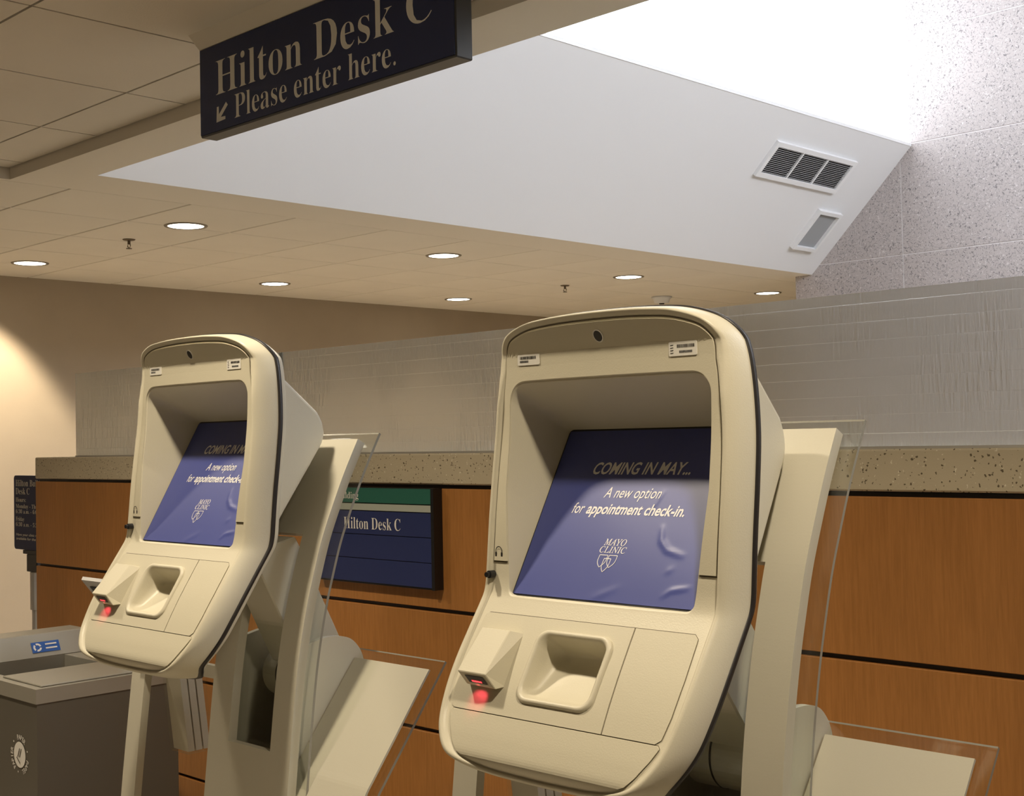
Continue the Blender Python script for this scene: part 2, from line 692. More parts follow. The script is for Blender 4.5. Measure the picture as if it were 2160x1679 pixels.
ZR = 4.95
s1 = slab('wall_slope', ((-5.10, ZC), (-4.29, 3.46)), 0.06, 2.71, YS, M['white'])
tag(s1, 'white sloping face rising from the office ceiling to the bright clerestory', 'wall', kind='structure')
s2 = slab('wall_slope', ((2.40, ZC), (1.59, 3.46)), 0.06, 2.71, YS, M['white'])
tag(s2, 'white sloping face on the opposite side of the lantern', 'wall', kind='structure')
w = bx('wall_lantern', (-5.2, 2.5, 2.64, 2.71, 2.76, ZR), M['white'])
tag(w, 'white end wall of the lantern above the ceiling border', 'wall', kind='structure')
w = bx('ceiling', (-4.5, 1.8, 2.64, YS + 0.02, ZR, ZR + 0.1), M['white'])
tag(w, 'white flat top of the lantern', 'ceiling', kind='structure')
for nm, x0, x1, mat, lab in (('window_1', -4.29, -4.33, M['window_far'], 'bright daylit clerestory above the white sloping face'),
                             ('window_2', 1.59, 1.63, M['window_near'], 'daylit clerestory on the opposite side of the lantern')):
    xa, xb = min(x0, x1), max(x0, x1)
    fr = MB()
    fr.box(xa, xb, 2.71, YS, 3.455, 3.475)
    fr.box(xa, xb, 2.71, YS, ZR - 0.03, ZR)
    fr.box(xa, xb, 2.71, 2.74, 3.475, ZR - 0.03)
    wn = fr.build(nm, M['white'])
    tag(wn, lab, 'window', kind='structure')
    xm = (xa + xb) / 2
    pane = bx('pane', (xm - 0.006, xm + 0.006, 2.74, YS, 3.475, ZR - 0.03), mat, wn)

# stone wall of terrazzo slabs
st = bx('wall_stone', (-5.24, 3.0, YS + 0.004, 8.6, 0, ZR + 0.1), M['grout'])
tag(st, 'speckled pinkish grey terrazzo wall beyond the desk', 'wall', kind='structure')
zrow = [0.0, 0.43, 1.192, 1.954, 2.716, 3.477, 4.239, 5.0]
xcol = [-5.24, -4.375, -3.155, -1.935, -0.715, 0.505, 1.725, 3.0]
jg = 0.004
for i, (a, b) in enumerate(zip(xcol, xcol[1:])):
    for z0, z1 in zip(zrow, zrow[1:]):
        bx('stone_panel', (a + (jg if i else 0), b - jg, YS, YS + 0.0038, z0 + jg, z1 - jg), M['stone'], st, bevel=0.001, seg=1)


# ------------------------------------------------------------------ lamps and ceiling fittings
def spot(name, loc, watts, col, size=120, blend=0.6, radius=0.07, target=None):
    d = bpy.data.lights.new(name, 'SPOT')
    d.energy = watts
    d.color = col
    d.spot_size = math.radians(size)
    d.spot_blend = blend
    d.shadow_soft_size = radius
    o = bpy.data.objects.new(name, d)
    COL.objects.link(o)
    o.location = loc
    if target:
        o.rotation_euler = (Vector(target) - Vector(loc)).to_track_quat('-Z', 'Y').to_euler()
    return o


def downlight(x, y, z, watts, label, group, size=125, target=None, r=0.104, blend=0.7):
    root = empty('downlight', (x, y, z))
    tag(root, label, 'downlight', group)
    v, f = lathe([(r - 0.012, -0.0005), (r - 0.010, -0.005), (r + 0.006, -0.005), (r + 0.009, 0.0)], 40)
    mb = MB()
    mb.v, mb.f = [tuple(p) for p in v], f[:-2]
    mb.build('trim_ring', M['trim'], root, smooth=True)
    v, f = lathe([(r - 0.011, -0.0025), (r - 0.03, -0.0042), (0.002, -0.005)], 40)
    MB().add(v, f).build('lens', M['lens'], root)
    spot('downlight_beam', (x, y, z - 0.02), watts, WARM, size, blend, 0.06, target)
    return root


dl = [(-5.99, 3.68, 'round recessed downlight nearest the sloping face, left of the hanging sign'),
      (-5.99, 5.51, 'round recessed downlight second along the row beside the sloping face'),
      (-5.99, 7.32, 'round recessed downlight third along the row beside the sloping face'),
      (-5.99, 9.11, 'round recessed downlight at the stone wall corner'),
      (-7.79, 3.68, 'round recessed downlight by the brown wall at the left edge of the photo'),
      (-7.79, 5.51, 'round recessed downlight second along the row by the brown wall'),
      (-7.79, 7.32, 'round recessed downlight third along the row by the brown wall'),
      (-7.79, 9.11, 'round recessed downlight just above the nearer kiosk head')]
for x, y, lab in dl:
    if x < -7 and y < 4:
        downlight(x, y, ZC, WASH_W, lab, 'office downlights', 102, (-8.14, 3.43, 1.73), blend=0.35)
    else:
        downlight(x, y, ZC, OFFICE_W, lab, 'office downlights')
for x in (-0.50, -2.33, -4.16):
    for y, k in ((1.12, 1.0),):
        downlight(x, y, ZU, COFFER_W * k, {-0.50: 'round recessed downlight in the raised ceiling right of the nearer kiosk', -2.33: 'round recessed downlight in the raised ceiling between the two kiosks', -4.16: 'round recessed downlight in the raised ceiling before the recycling bin'}[x], 'hall downlights', 130)


def sprinkler(x, y, lab):
    root = empty('fire_sprinkler', (x, y, ZC))
    tag(root, lab, 'sprinkler', 'ceiling sprinklers')
    v, f = lathe([(0.002, -0.008), (0.03, -0.006), (0.036, 0.0)], 20)
    MB().add(v, f).build('escutcheon', M['bronze'], root, smooth=True)
    v, f = lathe([(0.008, -0.028), (0.008, -0.006)], 12)
    MB().add(v, f).build('body', M['bronze'], root)
    mb = MB()
    for s in (-1, 1):
        mb.add(*tube([(s * 0.008, 0, -0.024), (s * 0.015, 0, -0.036), (s * 0.004, 0, -0.05)], 0.003, 6))
    mb.build('frame_arm', M['bronze'], root)
    v, f = lathe([(0.016, -0.053), (0.016, -0.050)], 16)
    MB().add(v, f).build('deflector', M['bronze'], root)


sprinkler(-6.582, 3.682, 'small bronze sprinkler between the two downlights on the left')
sprinkler(-6.62, 7.33, 'small bronze sprinkler near the nearer kiosk, under the sloping face')
root = empty('smoke_detector', (-6.69, 8.6, ZC))
tag(root, 'round smoke detector on the ceiling near the stone wall corner', 'smoke detector')
MB().add(*lathe([(0.03, -0.055), (0.06, -0.05), (0.07, -0.02), (0.085, -0.012), (0.085, 0.0)], 28)).build('housing', M['white'], root, smooth=True)
MB().add(*lathe([(0.02, -0.062), (0.024, -0.054)], 18)).build('sensor', M['dark'], root)

# globe lamp on the clerestory sill beside the stone wall
root = empty('globe_lamp', (-4.205, 8.19, 4.06))
tag(root, 'glowing globe lamp before the clerestory beside the stone wall', 'lamp')
MB().add(*lathe([(0.001, -0.05), (0.03, -0.042), (0.048, -0.015), (0.048, 0.015), (0.03, 0.042), (0.001, 0.05)], 24)).build('globe', M['lamp'], root, smooth=True)
MB().add(*lathe([(0.012, -0.085), (0.012, -0.03)], 12, 'x')).build('arm', M['white'], root)


# vents on the slope
def on_slope(name, y, s, label, cat='vent', group=None):
    o = bpy.data.objects.new(name, None)
    COL.objects.link(o)
    q = 1 / math.sqrt(2)
    px, pz = -5.10 + s * q, ZC + s * q
    o.matrix_world = Matrix(((0, q, q, px), (1, 0, 0, y), (0, q, -q, pz), (0, 0, 0, 1)))
    tag(o, label, cat, group)
    return o


def frame_mb(w, h, t, d0, d1):
    mb = MB()
    mb.box(0, w, 0, t, d0, d1)
    mb.box(0, w, h - t, h, d0, d1)
    mb.box(0, t, t, h - t, d0, d1)
    mb.box(w - t, w, t, h - t, d0, d1)
    return mb


v1 = on_slope('air_vent', 6.90, 0.675, 'white louvred air grille with three bays on the sloping face')
W_, H_ = 0.955, 0.26
frame_mb(W_, H_, 0.032, 0.0, 0.022).build('frame', M['vent'], v1)
bx('backing', (0.02, W_ - 0.02, 0.02, H_ - 0.02, 0.0, 0.003), M['dark'], v1)
for k in (1, 2):
    xm = 0.032 + (W_ - 0.064) * k / 3
    bx('mullion', (xm - 0.006, xm + 0.006, 0.032, H_ - 0.032, 0.004, 0.018), M['vent'], v1)
ns = 15
for k in range(ns):
    yy = 0.034 + (H_ - 0.068) * (k + 0.5) / ns
    mb = MB()
    v = []
    for x in (0.032, W_ - 0.032):
        v += [(x, yy + 0.0012, 0.0165), (x, yy + 0.0032, 0.0165), (x, yy - 0.0012, 0.007), (x, yy - 0.0032, 0.007)]
    mb.add(v, [(0, 1, 2, 3), (7, 6, 5, 4), (0, 4, 5, 1), (1, 5, 6, 2), (2, 6, 7, 3), (3, 7, 4, 0)])
    mb.build('slat', M['vent'], v1)
v2 = on_slope('air_vent', 7.825, 0.205, 'small white framed vent with grey mesh near the stone wall')
frame_mb(0.295, 0.33, 0.026, 0.0, 0.03).build('frame', M['vent'], v2)
bx('mesh_screen', (0.02, 0.275, 0.02, 0.31, 0.0, 0.008), M['mesh_grey'], v2)


# ------------------------------------------------------------------ reception desk
YD = 2.60
desk = empty('reception_desk', (-2.0, 2.75, 0))
tag(desk, 'long wood panelled reception desk with terrazzo cap and etched glass screen', 'desk')
OX, OY = -2.0, 2.75


def dbox(name, x0, x1, y0, y1, z0, z1, mat, bevel=0.0, parent=None):
    return bx(name, (x0 - OX, x1 - OX, y0 - OY, y1 - OY, z0, z1), mat, parent or desk, bevel=bevel, seg=1)


XL, XR = -5.47, 1.6
dbox('carcass', XL + 0.004, XR, YD + 0.016, 2.95, 0.0, 1.366, M['black'])
for z0, z1 in ((1.003, 1.356), (0.645, 0.991), (0.287, 0.633), (0.08, 0.275)):
    dbox('wood_panel', XL, XR, YD, YD + 0.018, z0, z1, M['wood'], 0.0015)
dbox('terrazzo_cap', XL, XR, YD - 0.002, 3.0, 1.368, 1.460, M['granite'], 0.004)
dbox('glass_pane', -5.142, -3.685, 2.622, 2.634, 1.4605, 1.809, M['glass'])
dbox('glass_pane', -3.679, XR - 0.1, 2.622, 2.634, 1.4605, 1.809, M['glass'])
dbox('glass_channel', -5.142, XR - 0.1, 2.618, 2.638, 1.4602, 1.466, M['chrome'])
dbox('glass_clip', -3.6855, -3.6785, 2.620, 2.636, 1.4602, 1.809, M['stripe_panel'])

# directory sign on the desk front
YF = 2.568
ds = empty('directory_sign', (-3.25, 2.584, 1.06))
tag(ds, 'green and blue directory sign mounted on the wood desk front', 'sign')


def sbox(name, x0, x1, y0, y1, z0, z1, mat, parent=None, bevel=0.0):
    return bx(name, (x0 + 3.25, x1 + 3.25, y0 - 2.584, y1 - 2.584, z0 - 1.06, z1 - 1.06), mat, parent or ds, bevel=bevel, seg=1)


def dmap(u, v):
    return (u + 3.25, YF - 0.0012 - 2.584, v - 1.06)


sbox('backing', -3.435, -2.853, YF + 0.004, 2.5995, 1.060, 1.358, M['black'])
sbox('end_rail', -2.866, -2.853, YF - 0.003, YF + 0.004, 1.060, 1.358, M['black'])
p = sbox('header_panel', -3.43, -2.868, YF, YF + 0.005, 1.311, 1.356, M['green_panel'])
lettering(serif('Hilton Building'), dmap, 0, 1.3225, 0.0205, M['letter'], p, right=-3.203, offset=-0.006)
sbox('strip_panel', -3.43, -2.868, YF, YF + 0.005, 1.2875, 1.3075, M['stripe_panel'])
for i, (z0, z1) in enumerate(((1.214, 1.2845), (1.140, 1.2115), (1.066, 1.1375))):
    p = sbox('name_panel', -3.43, -2.868, YF, YF + 0.005, z0, z1, M['navy_panel'])
    if i == 0:
        lettering(serif('Hilton Desk C'), dmap, -3.278, 1.229, 0.0355, M['letter'], p, width=0.273, offset=-0.006)

# ------------------------------------------------------------------ hanging sign
hs = empty('hanging_sign', (-2.77, 2.125, ZU))
tag(hs, 'dark navy hanging sign with pale lettering below a beige ceiling rail', 'sign')
HX, HY = -2.77, 2.125


def hmap(u, v):
    return (u - HX, 2.0938 - HY, v - ZU)


bx('sign_box', (-3.325 - HX, -2.222 - HX, 2.097 - HY, 2.152 - HY, 2.402 - ZU, 2.662 - ZU), M['sign_frame'], hs, bevel=0.003, seg=1)
fc = bx('sign_face', (-3.321 - HX, -2.226 - HX, 2.0945 - HY, 2.098 - HY, 2.408 - ZU, 2.660 - ZU), M['navy'], hs)
lettering(serif('Hilton Desk C'), hmap, -3.237, 2.511, 0.100, M['letter'], fc, width=0.935, offset=-0.009, split=True)
lettering(serif('Please enter here.'), hmap, -3.143, 2.4275, 0.068, M['letter'], fc, width=0.706, offset=-0.009, split=True)
ar = [(-3.236, 2.432), (-3.190, 2.4345), (-3.190, 2.4435), (-3.213, 2.4445), (-3.177, 2.4735), (-3.186, 2.4835), (-3.223, 2.4535), (-3.2235, 2.477), (-3.2335, 2.477)]
obj('arrow', [hmap(*q) for q in ar], [(0, 1, 2, 3), (0, 3, 6), (3, 4, 5, 6), (0, 6, 7, 8)], M['letter'], fc)
v = []
for x, fx in ((-3.325, 0), (-2.20, 0)):
    v += [(x - HX, 2.097 - HY, 2.662 - ZU), (x - HX, 2.152 - HY, 2.662 - ZU), (x - HX + (-0.0 if x < -3 else 0), 2.19 - HY, 0.0), (x - HX, 2.059 - HY, 0.0)]
MB().add(v, [(0, 1, 2, 3), (7, 6, 5, 4), (0, 4, 5, 1), (1, 5, 6, 2), (2, 6, 7, 3), (3, 7, 4, 0)]).build('ceiling_rail', M['ceiling'], hs)

# ------------------------------------------------------------------ sign on a chrome pole behind the desk end
ps = empty('pole_sign', (-6.13, 2.91, 0))
tag(ps, 'navy hours sign on a chrome pole beside the desk end', 'sign')


def rounded(w, h, r, n=6, x0=0.0, z0=0.0):
    pts = []
    for cx, cz, a0 in ((w - r, r, -90), (w - r, h - r, 0), (r, h - r, 90), (r, r, 180)):
        for k in range(n + 1):
            a = math.radians(a0 + 90 * k / n)
            pts.append((x0 + cx + r * math.cos(a), z0 + cz + r * math.sin(a)))
    return pts


def prism_xz(pts, y0, y1):
    n = len(pts)
    v = [(x, y0, z) for x, z in pts] + [(x, y1, z) for x, z in pts]
    f = [tuple(range(n)), tuple(range(2 * n - 1, n - 1, -1))] + [(i, i + n, (i + 1) % n + n, (i + 1) % n) for i in range(n)]
    return v, f


bd = MB().add(*prism_xz(rounded(0.40, 0.363, 0.018, 5, -6.333 + 6.13, 1.004), -0.012, 0.0)).build('sign_board', M['navy'], ps)


def pmap(u, v):
    return (u + 6.13, -0.0135, v)


for body, z, cap, wd, sh in (('Hilton Building', 1.3145, 0.031, 0.335, 0), ('Desk C', 1.2745, 0.031, 0.150, 0), ('Hours:', 1.2375, 0.021, 0.11, 0),
                             ('Monday - Thursday', 1.2065, 0.020, 0.33, 0), ('6:30 a.m. - 6:00 p.m.', 1.181, 0.019, 0.33, 0),
                             ('Friday', 1.1435, 0.020, 0.092, 0), ('6:30 a.m. - 5:30 p.m.', 1.1175, 0.019, 0.33, 0)):
    lettering(serif(body), pmap, -6.31, z, cap, M['letter'], bd, width=wd, offset=-0.004)
for body, z in (('Have your clinic nu', 1.071), ('available for the b', 1.0515)):
    lettering(body, pmap, -6.308, z, 0.0125, M['letter'], bd, width=0.235, offset=0.012, shear=0.2)
bx('bracket', (-0.10, 0.10, -0.016, 0.014, 0.985, 1.003), M['black'], ps)
bx('clamp', (-0.055, 0.055, -0.02, 0.03, 0.90, 0.985), M['black'], ps, bevel=0.004)
MB().add(*lathe([(0.036, 0.72), (0.036, 0.90)], 20, center=(0.012, 0.005, 0))).build('collar', M['chrome'], ps, smooth=False)
MB().add(*lathe([(0.028, 0.02), (0.028, 0.72)], 20, center=(0.012, 0.005, 0))).build('pole', M['chrome'], ps, smooth=False)
MB().add(*lathe([(0.16, 0.0), (0.16, 0.012), (0.05, 0.022), (0.03, 0.03)], 32, center=(0.012, 0.005, 0))).build('base', M['chrome'], ps, smooth=False)

# ------------------------------------------------------------------ recycling bin
bn = empty('recycling_bin', (-4.02, 1.975, 0))
tag(bn, 'grey metal recycling bin with a paper emblem beside the farther kiosk', 'recycling bin')
BX, BY = -4.02, 1.975
ZB = 0.80


def bbox(name, x0, x1, y0, y1, z0, z1, mat, parent=None, bevel=0.0):
    return bx(name, (x0 - BX, x1 - BX, y0 - BY, y1 - BY, z0, z1), mat, parent or bn, bevel=bevel, seg=1)


body = MB()
for b in ((-4.37, -3.674, 1.744, 1.764, 0.02, 0.7565), (-4.37, -3.674, 2.186, 2.206, 0.02, 0.7565), (-4.37, -4.35, 1.764, 2.186, 0.02, 0.7565),
          (-3.694, -3.674, 1.764, 2.186, 0.02, 0.7565), (-4.35, -3.694, 1.764, 2.186, 0.02, 0.04)):
    body.box(b[0] - BX, b[1] - BX, b[2] - BY, b[3] - BY, b[4], b[5])
body.build('body', M['steel'], bn)
bbox('plinth', -4.36, -3.69, 1.76, 2.19, 0.0, 0.02, M['black'])
lid = MB()
for b in ((-4.37, -3.67, 1.74, 1.785), (-4.37, -3.67, 2.10, 2.21), (-3.955, -3.67, 1.785, 2.10), (-4.37, -4.215, 1.785, 2.10)):
    lid.box(b[0] - BX, b[1] - BX, b[2] - BY, b[3] - BY, 0.757, ZB)
ld = lid.build('lid_frame', M['steel_top'], bn)
chute = MB()
for b in ((-4.222, -4.216, 1.779, 2.106), (-3.954, -3.948, 1.779, 2.106), (-4.216, -3.954, 1.779, 1.784), (-4.216, -3.954, 2.101, 2.106)):
    chute.box(b[0] - BX, b[1] - BX, b[2] - BY, b[3] - BY, 0.50, 0.7565)
chute.box(-4.216 - BX, -3.954 - BX, 1.784 - BY, 2.101 - BY, 0.50, 0.505)
chute.build('liner', M['dark'], bn)
bbox('flap', -3.945, -3.69, 1.765, 2.19, ZB, ZB + 0.006, M['steel_top'], bevel=0.002)
hd = MB()
v = [(-4.37, 1.76, ZB), (-4.215, 1.76, ZB), (-4.255, 1.76, ZB + 0.075), (-4.37, 1.76, ZB + 0.075)]
v += [(x, 2.20, z) for x, _, z in v]
hd.add([(x - BX, y - BY, z) for x, y, z in v], [(0, 1, 2, 3), (7, 6, 5, 4), (0, 4, 5, 1), (1, 5, 6, 2), (2, 6, 7, 3), (3, 7, 4, 0)])
hood = hd.build('hood', M['steel_top'], bn, bevel=0.003, seg=1)
# sticker on the hood face
q0 = Vector((-4.215 - BX, 0, ZB))
qd = Vector((-0.04, 0, 0.075)).normalized()
qn = Vector((0.075, 0, 0.04)).normalized()


def hoodmap(u, v):
    p_ = q0 + qd * v + qn * 0.002
    return (p_.x, u - BY, p_.z)


st_ = obj('sticker', [hoodmap(1.992, 0.018), hoodmap(2.09, 0.018), hoodmap(2.09, 0.055), hoodmap(1.992, 0.055)], [(0, 1, 2, 3)], M['blue_sticker'], hood)


def hoodmap2(u, v):
    p_ = q0 + qd * v + qn * 0.003
    return (p_.x, u - BY, p_.z)


def ring_poly(mp, cx, cy, r0, r1, a0, a1, n):
    v, f = [], []
    for i in range(n + 1):
        a = math.radians(a0 + (a1 - a0) * i / n)
        v += [mp(cx + r0 * math.cos(a), cy + r0 * math.sin(a)), mp(cx + r1 * math.cos(a), cy + r1 * math.sin(a))]
    f = [(2 * i, 2 * i + 1, 2 * i + 3, 2 * i + 2) for i in range(n)]
    return v, f


mb = MB()
for k in range(3):
    mb.add(*ring_poly(hoodmap2, 2.012, 0.036, 0.008, 0.0145, 120 * k + 15, 120 * k + 110, 6))
mb.build('emblem', M['white_print'], st_)
mb = MB()
for k in range(2):
    mb.add([hoodmap2(2.04 + 0.0, 0.028 + 0.014 * k), hoodmap2(2.08, 0.028 + 0.014 * k), hoodmap2(2.08, 0.033 + 0.014 * k), hoodmap2(2.04, 0.033 + 0.014 * k)], [(0, 1, 2, 3)])
mb.build('print_line', M['letter'], st_)


# paper emblem on the bin front
def bmap(u, v):
    return (u - BX, 1.744 - 0.0015 - BY, v)


def bmap2(u, v):
    return (u - BX, 1.744 - 0.0025 - BY, v)


EX, EZ, ER = -3.785, 0.595, 0.038
v = [bmap(EX + ER * math.cos(2 * math.pi * k / 36), EZ + ER * math.sin(2 * math.pi * k / 36)) for k in range(36)]
em = obj('emblem', v, [tuple(range(36))], M['letter'], bn)
mb = MB()
for dx in (-0.007, 0.004):
    pts = [(EX + dx - 0.006, EZ - 0.006), (EX + dx - 0.002, EZ - 0.008), (EX + dx + 0.010, EZ + 0.018), (EX + dx + 0.006, EZ + 0.020)]
    mb.add([bmap2(*q) for q in pts], [(0, 1, 2, 3)])
pts = [(EX - 0.020, EZ - 0.010), (EX + 0.004, EZ - 0.026), (EX + 0.006, EZ - 0.023), (EX - 0.018, EZ - 0.007)]
mb.add([bmap2(*q) for q in pts], [(0, 1, 2, 3)])
mb.build('paper_mark', M['steel'], em)
for word, mid in (('PAPER', 78), ('PAPEL', -42), ('PAPIER', 198)):
    V, F = text_raw('H', 0.01)
    step = 12.5
    for i, ch in enumerate(word):
        a = math.radians(mid - (i - (len(word) - 1) / 2) * step)
        cx, cz = EX + 0.052 * math.cos(a), EZ + 0.052 * math.sin(a)
        GV, GF = text_raw(ch, 0.012)
        hx = (max(q[0] for q in GV) + min(q[0] for q in GV)) / 2
        pts = []
        for gx, gy in GV:
            lx, ly = (gx - hx) * 0.019, (gy - 0.36) * 0.021
            ca, sa = math.cos(a - math.pi / 2), math.sin(a - math.pi / 2)
            pts.append(bmap(cx + lx * ca - ly * sa, cz + lx * sa + ly * ca))
        obj('letter', pts, GF, M['letter'], em)
for a in (18, 138, 258):
    a = math.radians(a)
    v = [bmap(EX + 0.052 * math.cos(a) + 0.003 * math.cos(k), EZ + 0.052 * math.sin(a) + 0.003 * math.sin(k)) for k in [i * math.pi / 4 for i in range(8)]]
    obj('dot', v, [tuple(range(8))], M['letter'], em)

# slanted card holder standing on the bin
ch = empty('card_holder', (-3.80, 2.12, ZB))
tag(ch, 'white slanted card holder standing on the recycling bin', 'card holder')
mb = MB()
v = []
for x in (-0.145, 0.14):
    v += [(x, -0.09, 0.285), (x, -0.095, 0.275), (x, 0.06, 0.08), (x, 0.07, 0.09)]
mb.add(v, [(0, 1, 2, 3), (7, 6, 5, 4), (0, 4, 5, 1), (1, 5, 6, 2), (2, 6, 7, 3), (3, 7, 4, 0)])
mb.build('panel', M['white'], ch)
mb = MB()
v = []
for x in (-0.115, 0.115):
    v += [(x, -0.081, 0.2546), (x, -0.0822, 0.2536), (x, 0.0438, 0.0957), (x, 0.045, 0.0967)]
mb.add(v, [(0, 1, 2, 3), (7, 6, 5, 4), (0, 4, 5, 1), (1, 5, 6, 2), (2, 6, 7, 3), (3, 7, 4, 0)])
mb.build('card', M['gasket'], ch)
bx('foot', (-0.12, 0.12, 0.03, 0.065, 0.0062, 0.092), M['white'], ch)


# ------------------------------------------------------------------ check-in kiosk
KX, KY = -1.365, 1.75            # origin of the nearer kiosk on the floor

FZ = [(0.94, 1.490), (0.957, 1.470), (0.972, 1.447), (0.985, 1.432), (1.003, 1.422), (1.03, 1.433), (1.065, 1.453), (1.10, 1.473), (1.14, 1.498),
      (1.18, 1.525), (1.209, 1.545), (1.225, 1.556), (1.24, 1.565), (1.26, 1.570), (1.29, 1.573), (1.36, 1.580), (1.44, 1.590), (1.50, 1.597), (1.56, 1.600), (1.62, 1.601)]
FTAB = [(z, y) for z, y in catmull(FZ, 6)] + [(1.6425, 1.6005), (1.6455, 1.599), (1.72, 1.560)]


def fz(z):
    return interp(FTAB, z) - KY


HALF = [(0.0, 0.957), (0.06, 0.958), (0.11, 0.961), (0.16, 0.970), (0.197, 0.986), (0.224, 1.010), (0.243, 1.040), (0.253, 1.075), (0.259, 1.13), (0.260, 1.22), (0.260, 1.33),
        (0.260, 1.42), (0.258, 1.50), (0.252, 1.58), (0.243, 1.632), (0.230, 1.660), (0.203, 1.681), (0.155, 1.696), (0.10, 1.7015), (0.05, 1.7035), (0.0, 1.704)]
NH = 193
half = resample(catmull(HALF, 10), NH)
OUT = half + [(-x, z) for x, z in half[-2:0:-1]]
N = len(OUT)


def inset(loop, d):
    n = len(loop)
    res = []
    for i in range(n):
        a, b = loop[i - 1], loop[(i + 1) % n]
        tx, tz = b[0] - a[0], b[1] - a[1]
        l = math.hypot(tx, tz)
        res.append((loop[i][0] - tz / l * d, loop[i][1] + tx / l * d))
    return res


def rim_scale(z):
    """the rim narrows over the top of the head"""
    return 1.0 - 0.52 * max(0.0, min(1.0, (z - 1.62) / 0.06))


def inset_rim(loop, d):
    n = len(loop)
    res = []
    for i in range(n):
        a, b = loop[i - 1], loop[(i + 1) % n]
        tx, tz = b[0] - a[0], b[1] - a[1]
        l = math.hypot(tx, tz)
        k = d * rim_scale(loop[i][1])
        res.append((loop[i][0] - tz / l * k, loop[i][1] + tx / l * k))
    return res


def half_round(hw_b, hw_t, z0, z1, rb, rt, n):
    pts = [(0.0, z0)]
    pts.append((hw_b - rb, z0))
    for k in range(1, 7):
        a = math.radians(-90 + 90 * k / 6)
        pts.append((hw_b - rb + rb * math.cos(a), z0 + rb + rb * math.sin(a)))
    pts.append((hw_b + (hw_t - hw_b) * 0.45, z0 + (z1 - z0) * 0.25))
    pts.append((hw_t, z0 + (z1 - z0) * 0.5))
    pts.append((hw_t, z1 - rt))
    for k in range(1, 9):
        a = math.radians(90 * k / 8)
        pts.append((hw_t - rt + rt * math.cos(a), z1 - rt + rt * math.sin(a)))
    pts.append((0.0, z1))
    h = resample(pts, n)
    return h + [(-x, z) for x, z in h[-2:0:-1]]


OPEN = half_round(0.193, 0.2105, 1.238, 1.5935, 0.012, 0.034, NH)
SCR_A = Vector((0, 1.573 - KY, 1.236))
SCR_D = Vector((0, 0.158, 0.277)).normalized()
SCR_N = Vector((1, 0, 0)).cross(SCR_D)
if SCR_N.y > 0:
    SCR_N = -SCR_N


def smap(u, v, h=0.0):
    p_ = SCR_A + SCR_D * v + SCR_N * h
    return (u, p_.y, p_.z)


SCRL = half_round(0.1915, 0.1915, 0.0, 0.3185, 0.008, 0.008, NH)


RIMW = 0.0272
CUP_C, CUP_H = (-0.0065, 0.083), (0.0730, 0.0560)


def in_cup(pts):
    x = sum(p_[0] for p_ in pts) / len(pts)
    y = sum(p_[1] for p_ in pts) / len(pts)
    z = sum(p_[2] for p_ in pts) / len(pts)
    v = (y - (1.545 - KY)) * -0.538 + (z - 1.209) * -0.843
    du, dv = abs(x - CUP_C[0]) - (CUP_H[0] - 0.02), abs(v - CUP_C[1]) - (CUP_H[1] - 0.02)
    return math.hypot(max(du, 0), max(dv, 0)) < 0.02 and z < 1.22


